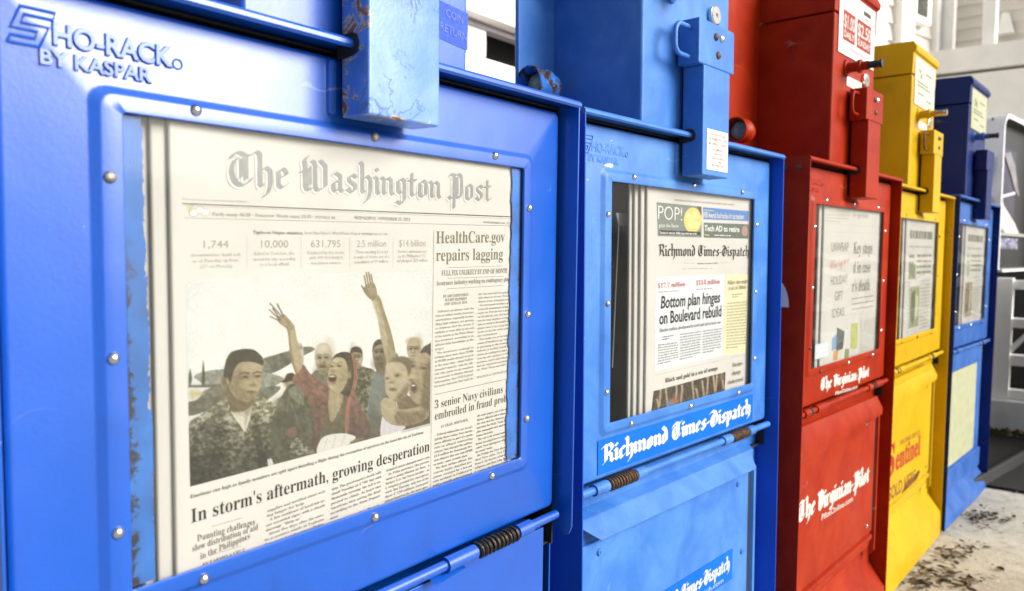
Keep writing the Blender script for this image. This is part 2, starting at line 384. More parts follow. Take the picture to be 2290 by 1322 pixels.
RUNS = []      # queued font runs
class Print:
    """one flat printed layer (one mesh) on box b at plane y"""
    def __init__(s, name, b, y, parent, col, surf=None):
        s.name, s.b, s.y, s.parent, s.col = name, b, y, parent, col
        s.v = []; s.f = []; s.mi = []; s.mats = []; s.k = 0; s.surf = surf or (lambda x, z: y)
        PRINTS.append(s)
    def mat(s, col):
        if col not in s.mats: s.mats.append(col)
        return s.mats.index(col)
    def poly(s, pts, col=None, lift=0.0):
        o = len(s.v); s.k += 1; e = .00012+lift+(s.k % 9)*.000004
        if len(pts) == 4 and max(math.dist(pts[0], pts[1]), math.dist(pts[1], pts[2])) > .008:      # follow the curve of the sheet
            nu = int(max(math.dist(pts[0], pts[1]), math.dist(pts[3], pts[2]))/.006)+1; nv = int(max(math.dist(pts[1], pts[2]), math.dist(pts[0], pts[3]))/.006)+1
            for j in range(nv+1):
                for i in range(nu+1):
                    u, v = i/nu, j/nv
                    x = (pts[0][0]*(1-u)+pts[1][0]*u)*(1-v)+(pts[3][0]*(1-u)+pts[2][0]*u)*v; z = (pts[0][1]*(1-u)+pts[1][1]*u)*(1-v)+(pts[3][1]*(1-u)+pts[2][1]*u)*v
                    s.v.append((x, s.surf(x, z)-e, z))
            mi = s.mat(col or s.col)
            for j in range(nv):
                for i in range(nu): a = o+j*(nu+1)+i; s.f.append((a, a+1, a+nu+2, a+nu+1)); s.mi.append(mi)
            return
        s.v += [(x, s.surf(x, z)-e, z) for x, z in pts]; s.f.append(tuple(range(o, o+len(pts)))); s.mi.append(s.mat(col or s.col))
    def L(s, p):
        q = loc(s.b, p[0], p[1], s.y); return (q[0], q[2])
    def quad(s, pts, col=None, lift=0.0):
        s.poly([s.L(p) for p in pts], col, lift)
    def rule(s, a, b, t, col=None):
        s.quad([a, b, (b[0], b[1]+t), (a[0], a[1]+t)], col, .00002)
    def run(s, txt, kind, a, b, h, col=None, bold=0, slant=0):
        """text from survey point a to b (baseline), cap height h (survey px at a)"""
        A = s.L(a); B = s.L(b); T = s.L((a[0], a[1]-h)); H = T[1]-A[1]
        s.runl(txt, kind, A, B, H, col, bold, slant)
    def runl(s, txt, kind, A, B, H, col=None, bold=0, slant=0, lift=0):
        if kind == 'si': kind, slant = 's', .18
        elif kind == 'sb': kind, bold = 's', max(bold, .022)
        elif kind == 'bi': kind, slant = 'rb', .18
        Lx = math.hypot(B[0]-A[0], B[1]-A[1]); ux = ((B[0]-A[0])/Lx, (B[1]-A[1])/Lx)
        if kind == 'bl':
            pl, adv = bl_polys(txt, nib=2.5+bold)
            sx = Lx/adv; sz = H/14.8
            for p in pl:
                s.poly([(A[0]+ux[0]*x*sx-0*z, A[1]+ux[1]*x*sx+z*sz) for x, z in p], col, .00003+lift)
            return
        RUNS.append((s, txt, kind, A, ux, Lx, H, col or s.col, bold, slant, lift))
    def block(s, lines, TL, TR, BL_, BR, kind='rb', col=None, hf=.50, ragged=False):
        TL, TR, BL_, BR = map(s.L, (TL, TR, BL_, BR)); n = len(lines)
        for i, ln in enumerate(lines):
            t = (i+.85)/n
            a = [TL[k]+(BL_[k]-TL[k])*t for k in (0, 1)]; b = [TR[k]+(BR[k]-TR[k])*t for k in (0, 1)]
            sp = abs(TL[1]-BL_[1])/n
            if not ln: continue
            f = 1.0; i0 = 0
            if ln.startswith('>'): ln = ln[1:]; i0 = .05
            if ln.endswith('<'): ln = ln[:-1]; f = min(1, len(ln)/32.0)
            A = (a[0]+(b[0]-a[0])*i0, a[1]+(b[1]-a[1])*i0); B = (a[0]+(b[0]-a[0])*f, a[1]+(b[1]-a[1])*f)
            s.runl(ln, kind, A, B, sp*hf*1.12, col)
    def greek(s, TL, TR, BL_, BR, n, col=None, hf=.42, last=.6):
        TL, TR, BL_, BR = map(s.L, (TL, TR, BL_, BR)); W = abs(TR[0]-TL[0])
        for i in range(n):
            t0, t1 = (i+.3)/n, (i+.3+hf)/n; u = random.uniform(0, .03)
            end = last if i == n-1 else 1.0
            while u < end-.03:
                wv = min(random.uniform(.05, .2), end-u)
                P = lambda uu, tt: tuple((TL[k]*(1-uu)+TR[k]*uu)*(1-tt)+(BL_[k]*(1-uu)+BR[k]*uu)*tt for k in (0, 1))
                s.poly([P(u, t0), P(u+wv, t0), P(u+wv, t1), P(u, t1)], col); u += wv+.025
PRINTS = []
def flush_prints():
    objs = []
    for r in RUNS:
        t = bpy.data.curves.new('t', 'FONT'); t.body = conv(r[1], r[2]); t.resolution_u = 1 if r[6] < .004 else 3
        if r[8]: t.offset = r[8]
        o = bpy.data.objects.new('t', t); C.objects.link(o); objs.append(o)
    dg = bpy.context.evaluated_depsgraph_get(); dg.update()
    for r, o in zip(RUNS, objs):
        P, txt, kind, A, ux, Lx, H, col, bold, slant, lift = r
        me = bpy.data.meshes.new_from_object(o.evaluated_get(dg))
        n = len(me.vertices)
        if n:
            co = np.empty(n*3); me.vertices.foreach_get('co', co); co = co.reshape(-1, 3)
            x0, x1 = co[:, 0].min(), co[:, 0].max(); sx = Lx/max(x1-x0, 1e-6); sz = H/CAPS.get(kind, .7)
            X = (co[:, 0]-x0)*sx+slant*co[:, 1]*sz; Z = co[:, 1]*sz
            px = A[0]+ux[0]*X; pz = A[1]+ux[1]*X+Z; o0 = len(P.v); P.k += 1
            e = .00014+lift+(P.k % 5)*.000006
            P.v += [(float(a), P.surf(a, b)-e, float(b)) for a, b in zip(px, pz)]
            mi = P.mat(col)
            for f in me.polygons: P.f.append(tuple(i+o0 for i in f.vertices)); P.mi.append(mi)
        bpy.data.meshes.remove(me)
    for o in objs:
        c = o.data; bpy.data.objects.remove(o); bpy.data.curves.remove(c)
    for P in PRINTS:
        if not P.v: continue
        me = bpy.data.meshes.new(P.name); me.from_pydata(P.v, [], P.f)
        for c in P.mats: me.materials.append(ink(c) if isinstance(c, tuple) else c)
        me.polygons.foreach_set('material_index', P.mi)
        o = bpy.data.objects.new(P.name, me); C.objects.link(o); o.parent = P.parent
    RUNS.clear(); PRINTS.clear()

# ------------------------------------------------------------------ newspaper box
XL, XR = -.0642, .3992            # cabinet sides
DIM = {3: (-.0642, .3940, .3860), 4: (-.0642, .4300, .4190), 5: (-.0642, .4150, .4050)}
def newspaper_box(b, label, body, side=None, column=None, gm=None, full_flange=True, rivets='all', groundz=-.77):
    cm = column or body
    XL, XR, DR = DIM.get(b, (-.0642, .3992, .3904))
    T = thing('newspaper_box', label, 'newspaper box', pose_m(b), 'newspaper boxes standing in a row')
    yf = -.0127
    # --- cabinet shell: two side sheets, top, back
    zb = groundz
    for sgn, x in ((-1, XL), (1, XR)):
        a = MB(); xi = x+.002 if sgn < 0 else x-.002
        if full_flange:
            a.box(min(x, xi), max(x, xi), yf, .34, zb, .0617)
        else:
            # flange ends in a rounded tongue, the lower body stands back
            pr = [(.34, .0617), (yf, .0617), (yf, -.325), (yf+.003, -.332), (yf+.008, -.3345), (yf+.0125, -.331), (.012, -.325), (.012, zb), (.34, zb)]
            n = len(pr)
            a.add([(x, y, z) for y, z in pr]+[(xi, y, z) for y, z in pr], [tuple(range(n)), tuple(range(2*n-1, n-1, -1))]+[(j, (j+1) % n, n+(j+1) % n, n+j) for j in range(n)])
        a.build('side_panel', side or body, T, .0007)
    a = MB(); a.extrude([(yf+.001, .0645), (yf-.001, .0625), (yf-.0012, .0600), (yf+.0005, .0583), (yf+.0022, .0590), (yf+.003, .0612), (.34, .0612), (.34, .0645)], XL-.001, XR+.001)
    a.build('top_panel', body, T, smooth=True)
    MB().box(XL+.0025, XR-.0025, .338, .3395, zb, .061).build('back_panel', body, T)
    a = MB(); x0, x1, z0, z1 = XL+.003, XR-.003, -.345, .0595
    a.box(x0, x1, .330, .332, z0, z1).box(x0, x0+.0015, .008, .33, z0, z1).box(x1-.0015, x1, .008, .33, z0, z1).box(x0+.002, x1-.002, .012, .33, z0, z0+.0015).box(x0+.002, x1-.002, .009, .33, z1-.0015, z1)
    a.build('interior_shade_liner', M['dark'], T)  # near-black lining in place of the shade inside the cabinet
    # --- door with pressed window frame
    W, H = .335, .2491
    a = MB(); dx0, dx1, dz0, dz1 = -.0554, DR, -.3064, .0545
    L = [rrect(dx0+.001, dx1-.001, dz0+.001, dz1-.001, .004, .0135), rrect(dx0, dx1, dz0, dz1, .005, .0075), rrect(dx0, dx1, dz0, dz1, .005, .006),
         rrect(dx0+.0012, dx1-.0012, dz0+.0012, dz1-.0012, .0045, .0045), rrect(dx0+.003, dx1-.003, dz0+.003, dz1-.003, .0035, .004),
         rrect(-.0162, .3512, -.2630, .0138, .009, .004), rrect(-.0148, .3498, -.2614, .0122, .0085, .0034), rrect(-.0118, .3465, -.2584, .0093, .0075, .0006),
         rrect(-.0103, .3450, -.2568, .0078, .0065, 0), rrect(-.0006, W+.0006, -H-.0006, .0006, .002, 0), rrect(0, W, -H, 0, .002, .0006), rrect(0, W, -H, 0, .002, .0022)]
    a.loops(L); a.build('door', body, T, smooth=True, recalc=False)
    MB().box(-.006, W+.006, .0024, .0036, -H-.006, .006).build('window_pane', gm, T)
    # --- rivets
    m_ = .0069; rv = [(.0397, m_), (.1683, m_), (.2961, m_), (.0397, -H-m_), (.1683, -H-m_), (.2961, -H-m_)]
    rv += [(-m_, -z) for z in (.0334, .1247, .2155)]+[(W+m_, -z) for z in (.0334, .1247, .2155)]
    rm = {'b1': M['steel'], 'b2': M['steel'], 'b3': M['steel'], 'b4': M['b4'], 'b5': M['steel']}['b%d' % b]
    first = None
    for i, (x, z) in enumerate(rv):
        z += random.uniform(-.0006, .0006); x += random.uniform(-.0006, .0006)
        if first is None:
            first = MB().lathe((0, 0, 0), (0, -1, 0), [(-.001, .0033), (.0003, .0033), (.0010, .0030), (.0018, .0022), (.0023, .0012), (.0025, 0)], 16).build('rivet', rm, T, smooth=True)
            first.location = (x, 0, z)
        else:
            r_ = inst(first, (x, 0, z), T, 'rivet', rot=(random.uniform(-.08, .08), random.uniform(0, 6), random.uniform(-.08, .08)))
            if (i*7+b*3) % 5 == 0:      # a few dulled heads
                r_.data = first.data.copy(); r_.data.materials[0] = M['rust'] if b > 2 else M['dull']
    # --- hinge
    zh, yh = -.3128, -.0010
    a = MB(); a.tube([(-.052, yh, zh), (DR-.0024, yh, zh)], .0042, 14); a.build('hinge_rod', body, T, smooth=True)
    spr = [(.2754, .3271)] if b == 1 else [(-.005, .0455), (.2732, .3207)]
    if b == 1: spr.append((-.005+.02, .065))
    if b >= 3: spr = []
    for s0, s1 in spr:
        turns = 10; pts = []
        for i in range(turns*12+1):
            t = i/(turns*12); an = 2*math.pi*turns*t
            pts.append((s0+(s1-s0)*t, yh+.0056*math.cos(an), zh+.0056*math.sin(an)))
        MB().tube(pts, .0018, 6).build('hinge_spring', M['spring'] if b == 1 else M['rust'], T, smooth=True)
    kn = {1: [(.2390, .2730), (.3285, .3480)], 2: [(-.0300, -.0070), (.0460, .064), (.2500, .2715), (.3225, .34)]}.get(b, [(-.03, -.008), (.02, .06), (.27, .29), (.31, .35)])
    for k0, k1 in kn:
        a = MB(); a.lathe((k0, yh, zh), (1, 0, 0), [(0, .003), (0, .0062), (k1-k0, .0062), (k1-k0, .003)], 16); a.build('hinge_knuckle', body if b != 3 or k0 < 0 else M['b3'], T, smooth=True)
    if b >= 3:
        a = MB()
        for k in (-.006, .295): a.lathe((k, yh, zh), (1, 0, 0), [(0, .003), (0, .0066), (.006, .0066), (.006, .003)], 14)
        a.build('hinge_gap', M['dark'], T, smooth=True)
    # --- lower front
    if b == 1:
        MB().box(-.053, .3800, .0065, .0085, -.3245, zb).box(-.05, .378, .0085, .3, zb, zb+.002).build('front_panel', body, T, .0008)
        MB().box(-.0500, .3780, .0086, .2, -.3245, -.3215).build('sill', body, T)
        a = MB(); a.add([(.2250, .006, -.318), (.262, .006, -.3195), (.262, -.003, -.3215), (.2250, -.0045, -.3235)], [(0, 1, 2, 3)]); a.build('bent_tab', body, T)
    else:
        YB = .020
        a = MB(); a.extrude([(YB+.002, -.318), (YB, -.320), (YB, -.60), (YB-.002, -.668), (-.0108, -.712), (-.0122, zb), (YB+.01, zb), (YB+.01, -.318)], XL+.003, XR-.003)
        a.build('front_panel', body, T, .0015)
        a = MB(); o1 = [(-.0615, YB, -.338), (DR-.020, YB, -.338), (DR-.020, YB, -.640), (-.0615, YB, -.640)]; o2 = [(-.0590, .0059, -.345), (.3600, .0059, -.345), (.3600, .0059, -.622), (-.0590, .0059, -.622)]
        a.add(o1+o2, [(0, 1, 5, 4), (1, 2, 6, 5), (2, 3, 7, 6), (3, 0, 4, 7), (4, 5, 6, 7)]); a.build('raised_card_frame', body, T, .003, seg=3)
        # card frame
        fl = body
        a = MB()
        if b == 2:
            a.add([(-.0500, .0058, -.3445), (.3500, .0058, -.3465), (.3345, -.0100, -.3640), (-.0270, -.0100, -.3625),
                   (-.0500, .0058, -.3460), (.3500, .0058, -.3480), (.3345, -.0085, -.3650), (-.0270, -.0085, -.3635)],
                  [(0, 1, 2, 3), (7, 6, 5, 4), (3, 2, 6, 7), (0, 3, 7, 4), (1, 5, 6, 2)])
            a.build('drip_flap', fl, T, .0006)
        elif b in (3, 4):
            a.add([(-.052, .0057, -.335), (.355, .0057, -.340), (.352, -.006, -.360), (-.050, -.006, -.366), (.352, -.0055, -.372), (-.050, -.0055, -.388), (.352, .0005, -.372), (-.05, .0005, -.388), (.352, .0059, -.345), (-.05, .0059, -.345)],
                  [(0, 1, 2, 3), (3, 2, 4, 5), (5, 4, 6, 7), (0, 3, 5, 7, 9), (1, 8, 6, 4, 2)])
            a.build('frame_lip', fl, T, .001)
        if b in (2, 3, 4):
            for x0, x1 in ((-.0590, -.0470), (.3430, .3560)):
                a = MB(); a.add([(x0, .0058, -.350), (x0, .0058, -.64), (x1, .0058, -.64), (x1, .0058, -.358), ((x0+x1)/2-.003*(1 if x0 > 0 else -1), -.0015, -.362), ((x0+x1)/2-.003*(1 if x0 > 0 else -1), -.0015, -.63), ((x0+x1)/2+.003*(1 if x0 > 0 else -1), -.0015, -.63), ((x0+x1)/2+.003*(1 if x0 > 0 else -1), -.0015, -.366)],
                                [(0, 1, 5, 4), (1, 2, 6, 5), (2, 3, 7, 6), (3, 0, 4, 7), (4, 5, 6, 7)])
                a.build('frame_side', body, T, .0008)
            MB().box(.3345, .3425, .0030, .0057, -.59, -.370).build('slot_shade_strip', M['dark'], T)  # dark strip standing in for the shaded gap beside the card panel
            a = MB(); a.extrude([(.0057, -.368), (.0012, -.369), (.0012, -.590), (.0057, -.592)], -.0465, .3335)
            a.build('card_panel', body, T, .0006)
            a = MB(); a.extrude([(.0058, -.594), (-.001, -.597), (-.001, -.604), (.0058, -.612)], -.046, .334); a.build('frame_sill', body, T, .001)
            scr = [(-.0163, -.3805), (.3013, -.380), (.3165, -.4759)] if b == 2 else [(-.0279, -.3807), (.2842, -.3798), (.3076, -.5741)]
            f = None
            for x, z in scr:
                if f is None:
                    f = MB().lathe((0, 0, 0), (0, -1, 0), [(-.0005, .0042), (.0008, .0040), (.0018, .0030), (.0020, .0012), (.0012, .0009), (.0012, 0)], 14).build('screw', body if b != 3 else M['steel'], T, smooth=True); f.location = (x, .0012, z)
                else: inst(f, (x, .0012, z), T, 'screw')
        if b == 4:
            a = MB(); a.extrude([(.0058, -.330), (.001, -.333), (.001, -.3445), (.0058, -.348)], -.045, .33); a.build('cross_bar', body, T, .001)
        if b == 5:
            MB().box(-.05, .33, .0005, .0057, -.362, -.318).build('cross_bar', body, T, .001)
            MB().box(-.035, .285, .0025, .0057, -.600, -.365).build('card_panel', M['cardg'], T, .0005)
            a = MB(); a.extrude([(.0057, -.602), (-.004, -.606), (-.004, -.655), (.0057, -.665)], -.05, .34); a.build('frame_sill', body, T, .001)
    # --- coin tower
    tx0, tx1, ty = .0585, .2590, .0035
    if b == 1: tx0, tx1 = .0700, .2655
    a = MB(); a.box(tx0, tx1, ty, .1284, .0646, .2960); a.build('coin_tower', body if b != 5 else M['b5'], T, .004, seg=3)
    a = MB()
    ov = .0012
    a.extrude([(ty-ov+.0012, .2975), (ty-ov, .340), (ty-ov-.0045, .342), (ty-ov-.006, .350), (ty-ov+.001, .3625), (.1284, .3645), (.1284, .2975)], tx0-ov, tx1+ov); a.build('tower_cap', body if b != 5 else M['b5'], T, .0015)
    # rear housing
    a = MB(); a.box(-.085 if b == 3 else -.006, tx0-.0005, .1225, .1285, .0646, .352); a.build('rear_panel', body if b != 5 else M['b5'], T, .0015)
    if b > 1:
        cc = (.0160 if b == 2 else -.0340, .1035, .1120)
        a = MB(); a.lathe(cc, (-1, 0, 0), [(-.012, .0150), (-.004, .0165), (0, .0185), (.005, .0190), (.010, .0165), (.014, .0150), (.018, .0158), (.024, .0188), (.027, .0192), (.0285, .0182), (.0275, .0165), (.022, .0150), (.012, .0140)], 32)
        a.build('viewing_cup', M['b2rust'] if b == 2 else body, T, smooth=True)
        MB().lathe((cc[0]-.0110, cc[1], cc[2]), (-1, 0, 0), [(0, .0142), (.003, .0125), (.0045, .008), (.005, 0)], 20).build('cup_lens', M['lens'], T, smooth=True)
    # --- coin column
    c0, c1 = (.1375, .2012); yfr = -.0273; zc = .0157
    if b == 1: c0, c1 = .1385, .2023
    a = MB()
    a.box(c0, c1, yfr, ty-.0045, zc, .1387)
    a.build('coin_column', cm, T, .0016, seg=3)
    a = MB(); a.box(.1262, .2108, yfr+.0002, ty-.0035, .1385, .1885); a.build('handle_housing', cm, T, .0018, seg=3)
    if b > 1:
        MB().box(.2109, .2125, yfr+.001, yfr+.003, .140, .187).build('housing_flange', cm, T, .0006)
    MB().box(c0+.008, c1-.008, ty-.006, ty-.0002, .020, .180).build('column_mount', M['dark'], T)
    # dark slot where the door lip enters the column
    a = MB(); a.add([(c0-.0003, y, z) for y, z in [(-.0185, .0605), (-.017, .0660), (-.012, .0685), (-.004, .068), (.003, .066), (.003, .0535), (-.004, .0525), (-.012, .0535), (-.0175, .0555)]], [tuple(range(9))])
    a.build('column_slot', M['dark'], T)
    # weld strip beside the column on the door
    a = MB(); pts = rrect(c0-.0085, c0-.0015, .0165, .0530, .003, .0040, 4); pf = rrect(c0-.0075, c0-.0020, .0175, .0520, .0026, .0018, 4); a.loops([pts, pf], cap=True); a.build('weld_strip', body, T, smooth=True)
    if b in (2, 3, 4):
        for sg in (-1, 1):
            xb = .1262 if sg < 0 else .2125
            ext = .031 if sg < 0 else .016
            path = [(xb+.002*(-sg), -.015, .1790)]+[(xb+sg*(ext-.011)+sg*.011*math.sin(math.radians(t)), -.015, .1665+.0125*math.cos(math.radians(t))) for t in range(0, 91, 15)]
            path += [(xb+sg*(ext-.011)+sg*.011*math.cos(math.radians(t)), -.015, .1555-.0095*math.sin(math.radians(t))) for t in range(0, 91, 15)]+[(xb+.002*(-sg), -.015, .146)]
            MB().tube(path, .0028 if b == 2 else .0021, 10).build('handle_loop', cm if b != 4 else M['rust'], T, smooth=True)
    if b in (2, 3, 4):
        sc3 = [(.1652, .1739, 'rust'), (.1790, .1746, 'steel'), (.1713, .1544, 'rust')]
        for x, z, k in sc3:
            MB().lathe((x, yfr, z), (0, -1, 0), [(-.0004, .0045), (.0008, .0044), (.0022, .0030), (.0028, .0012), (.0029, 0)], 14).build('column_screw', M[k] if b != 4 else M['rust'], T, smooth=True)
    # knob and lock
    if b >= 2:
        kx, kz = (.1150, .2195)
        a = MB(); a.lathe((kx, ty, kz), (0, -1, 0), [(0, .014), (.003, .013), (.004, .0085), (.018, .0080), (.019, .0105), (.024, .0105), (.025, .0068), (.034, .0068)], 18); a.build('coin_knob', body, T, smooth=True)
        MB().lathe((kx, ty-.034, kz), (0, -1, 0), [(0, .0058), (.016, .0058), (.017, .0066), (.021, .0066), (.0215, .005), (.0205, 0)], 16).build('knob_tip', M['black'] if b != 4 else M['steel'], T, smooth=True)
        if b < 5:
            a = MB(); a.lathe((.2140 if b == 2 else .2040, ty, .2145), (0, -1, 0), [(0, .0118), (.005, .0118), (.0058, .0105), (.0062, .0102), (.0062, .0025), (.005, .002), (.005, 0)], 24); a.build('lock', M['chrome'], T, smooth=True)
    # price card
    if b >= 3:
        MB().box(.0740, .2470, ty-.0018, ty-.0004, .2380, .3360).build('price_card', M['white'] if b == 3 else (M['card'] if b == 4 else M['cardg']), T, .0005)
    return T

M['b2rust'] = paint('rusting_blue_paint', (.03, .15, .5), rough=.45, chips=((.10, .06, .03), (.05, .03, .02)), chip_amt=.10, coat=.1)
BX = {}
BX[1] = newspaper_box(1, 'deep blue newspaper box nearest on the left, with a chipped and rusty coin column', M['b1'], column=M['b1chip'], gm=M['g1'], full_flange=False)
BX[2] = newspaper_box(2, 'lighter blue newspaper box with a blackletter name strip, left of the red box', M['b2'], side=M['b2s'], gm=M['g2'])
BX[3] = newspaper_box(3, 'red newspaper box with white blackletter name, third in the row', M['b3'], gm=M['g3'])
BX[4] = newspaper_box(4, 'yellow newspaper box between the red box and the dark blue box', M['b4'], gm=M['g3'])
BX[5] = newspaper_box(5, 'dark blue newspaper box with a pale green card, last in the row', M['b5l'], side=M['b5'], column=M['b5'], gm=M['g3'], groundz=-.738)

# raised maker's lettering on the doors
def embossed(b, parent, z_shift=0.0, h=.0012):
    mb = []
    for k, (txt, kind, x0, x1, z0, z1, H) in enumerate([('HO-RACK', 'sb', -.0310, .0285, .0282, .0288, .0100), ('BY KASPAR', 'sb', -.0370, .0170, .0180, .0185, .0070)]):
        t = bpy.data.curves.new('t', 'FONT'); t.body = txt; t.extrude = .012; t.bevel_depth = .028; t.bevel_resolution = 2; t.offset = .02; t.resolution_u = 3
        o = bpy.data.objects.new('t', t); C.objects.link(o)
        dg = bpy.context.evaluated_depsgraph_get(); dg.update(); me = bpy.data.meshes.new_from_object(o.evaluated_get(dg))
        xs = [v.co.x for v in me.vertices]; sx = (x1-x0)/(max(xs)-min(xs)); sz = H/.71; mx = min(xs)
        for v in me.vertices: v.co = Vector((x0+(v.co.x-mx)*sx, .0040-v.co.z*h/.04-.00002, z0+v.co.y*sz))
        me.materials.clear(); me.materials.append(mats_door[b])
        me.polygons.foreach_set('use_smooth', [True]*len(me.polygons))
        e = bpy.data.objects.new('embossed_lettering', me); C.objects.link(e); e.parent = parent
        c = o.data; bpy.data.objects.remove(o); bpy.data.curves.remove(c)
    # big slanted S and registered mark as raised outline ribs
    a = MB(); S = [(0, 0), (.0135, 0), (.0165, .0085), (.0045, .0085), (.0055, .0120), (.0180, .0120), (.0185, .0150), (.0035, .0150), (.0005, .0060), (.0120, .0060), (.0110, .0030), (.0010, .0030), (0, 0)]
    S = [(-.0500+x*1.0+(z*.15), .0255+z*1.15) for x, z in S]
    a.tube([(x, .0040, z) for x, z in S], .0009, 6)
    a.build('embossed_mark', mats_door[b], parent, smooth=True); a = MB()
    a.tube([(.0312+.0026*math.cos(t*math.pi/6), .0040, .0303+.0026*math.sin(t*math.pi/6)) for t in range(13)], .0006, 6)
    a.build('embossed_mark', mats_door[b], parent, smooth=True)
mats_door = {1: M['b1'], 2: M['b2'], 3: M['b3']}
for b in (1, 2, 3): embossed(b, BX[b], h=.0014 if b == 1 else .00035)

# paint film left on the panes of the first box
a = MB(); a.box(-.002, .0142, .0040, .0042, -.2485, -.0005); a.build('paint_film', film('left_film', (.006, .085, .30), (.004, .005, .008), .0125, -1, .05), BX[1])
a = MB(); a.box(.3190, .3345, .0040, .0042, -.2485, -.0005); a.build('paint_film', film('right_film', (.008, .10, .38), (.004, .006, .012), .3225, 1, .06), BX[1])

# ------------------------------------------------------------------ newspapers
def newspaper(b, label, px_left, px_right, y0, zt, zb_, folds, mat=None):
    """folded papers: survey px of the left folds (front to back) and right edge"""
    root = thing('newspaper', label, 'newspaper', pose_m(b), 'newspapers on show in the box windows')
    xr = loc(b, px_right, 600, y0)[0]; n = len(folds)
    for i, (dx, dy, th) in enumerate(folds):
        x0 = dx; a = MB(); y = y0+dy; prof = []
        r = th/2
        for t in range(0, 181, 20): prof.append((x0+r-r*math.sin(math.radians(t)), y+r-r*math.cos(math.radians(t))))
        prof += [(xr-.004*i, y+th)]
        seg = 56; front = [(x0+r+(xr-x0-r)*k/seg, y+.0) for k in range(seg, 0, -1)]
        ring = front+prof
        def ys(x, yy, z):
            e = 0
            if yy < y+r: e = .0007*math.sin((x-x0)*19+z*9)+(.0045*max(0, (x-(xr-.018))/.018)**2)
            return yy+e
        zs = [zb_+(zt-zb_)*k/20 for k in range(21)]; m_ = len(ring)
        vs = [(x, ys(x, yy, z), z) for z in zs for x, yy in ring]
        fs = [(k*m_+j, k*m_+(j+1) % m_, (k+1)*m_+(j+1) % m_, (k+1)*m_+j) for k in range(20) for j in range(m_)]
        a.add(vs, fs); a.build('front_page' if i == 0 else 'folded_sheet', M['paper'] if i == 0 else M['paper2'], root, smooth=True)
    x0 = folds[0][0]
    def surf(x, z): return y0+.0007*math.sin((x-x0)*19+z*9)+(.0045*max(0, (x-(xr-.018))/.018)**2)
    return root, surf

# ---- paper 1
Y1 = .0055
xa = loc(1, 384, 700, Y1)[0]
P1, S1 = newspaper(1, 'newspaper with a large photograph of pleading people, in the nearest box window', 384, 1158, Y1, .012, -.2600,
                   [(xa, 0, .003), (xa-.0085, .0034, .003), (xa-.0145, .0070, .003)])
I1 = (96, 92, 76); I2 = (62, 56, 40); I3 = (120, 116, 98)
def new_print(name, b, y, parent, col, surf): return Print(name, b, y, parent, col, surf)
T_ = new_print('masthead', 1, Y1, P1, (128, 129, 124), S1)
# outlined drop edge of the masthead: a thin darker ghost, a paper gap, then the letter
A = T_.L((510, 417)); B = T_.L((1096, 453)); Hh = T_.L((540, 340))[1]-T_.L((540, 418))[1]
for dx, dz, bo, col, li in ((-.0010, -.0010, .55, (172, 172, 164), 0), (-.0007, -.0007, .25, (236, 234, 224), .00008), (0, 0, -.1, (150, 151, 147), .00016)):
    T_.runl('The Washington Post', 'bl', (A[0]+dx, A[1]+dz), (B[0]+dx, B[1]+dz), Hh*1.0, col, bo, lift=li)
R_ = new_print('rules', 1, Y1, P1, (120, 118, 104), S1)
R_.rule((407, 454), (1143, 484), 2.2, (95, 94, 84)); R_.rule((412, 487), (1145, 505), 1, (150, 148, 134))
R_.rule((412, 459), (1143, 489), .8, (165, 163, 150))
for x in (552, 674, 783, 879): R_.quad([(x, 530), (x+1, 530), (x+1, 600), (x, 600)], (190, 188, 176))
R_.quad([(969, 515), (970.3, 515), (964.5, 1112), (963.3, 1112)], (170, 166, 148))
for a_, b_, t in (((1000, 598.5), (1122, 594.5), .8), ((1000, 622), (1124, 617.5), .8), ((1000, 645.5), (1124, 638), .8), ((972.5, 882.6), (1139.6, 845), 1.4)): R_.rule(a_, b_, t, (140, 136, 114))
R_.rule((471, 1176.5), (540, 1157), 1, (130, 126, 108)); R_.rule((468, 1241), (536, 1220), 1, (130, 126, 108))
# weather drawing
def blob(P, cx, cy, r, col, li=0, n=14, sy=1): P.quad([(cx+r*math.cos(2*math.pi*k/n), cy+r*sy*math.sin(2*math.pi*k/n)) for k in range(n)], col, li)
for x, y, r in ((432, 476, 9), (446, 470, 9), (459, 475, 9)): blob(R_, x, y, r+1, (120, 118, 104), .00001, sy=.8)
for x, y, r in ((432, 476, 9), (446, 470, 9), (459, 475, 9)): blob(R_, x, y, r, (228, 226, 214), .00006, sy=.8)
blob(R_, 428, 465, 4.5, (214, 204, 120), .0001)
for k in range(7):
    an = math.pi*(.75+k*.16); R_.quad([(428+6*math.cos(an), 465+6*math.sin(an)), (428+11*math.cos(an), 465+11*math.sin(an)), (429+11*math.cos(an), 466+11*math.sin(an))], (130, 128, 110))
H1 = new_print('headline', 1, Y1, P1, I2, S1)
G = (122, 117, 92)
H1.run('HealthCare.gov', 'rb', (974.7, 544.5), (1127.2, 541.5), 27, G); H1.run('repairs lagging', 'rb', (974.7, 584), (1123, 580), 27, G)
H1.run('FULL FIX UNLIKELY BY END OF MONTH', 'rb', (986.8, 616.8), (1132.7, 610.3), 11.5, (122, 118, 98)); H1.run('Insurance industry working on contingency plans', 'rb', (976, 638.9), (1140.8, 628.6), 10.5, (134, 130, 110))
H1.run('3 senior Navy civilians', 'rb', (972.9, 914.3), (1123.2, 877.9), 18, (92, 86, 60)); H1.run('embroiled in fraud probe', 'rb', (973.2, 940), (1138.2, 896.4), 18, (92, 86, 60))
H1.run("In storm's aftermath, growing desperation", 'rb', (425.5, 1169.6), (961.6, 1008.7), 31, (40, 35, 22))
H1.run('Emotions run high as family members are split apart boarding a flight during the evacuation of survivors in the hard-hit city of Tacloban.', 'rb', (423.8, 1114.5), (949.3, 969.5), 8.2, (70, 63, 44))
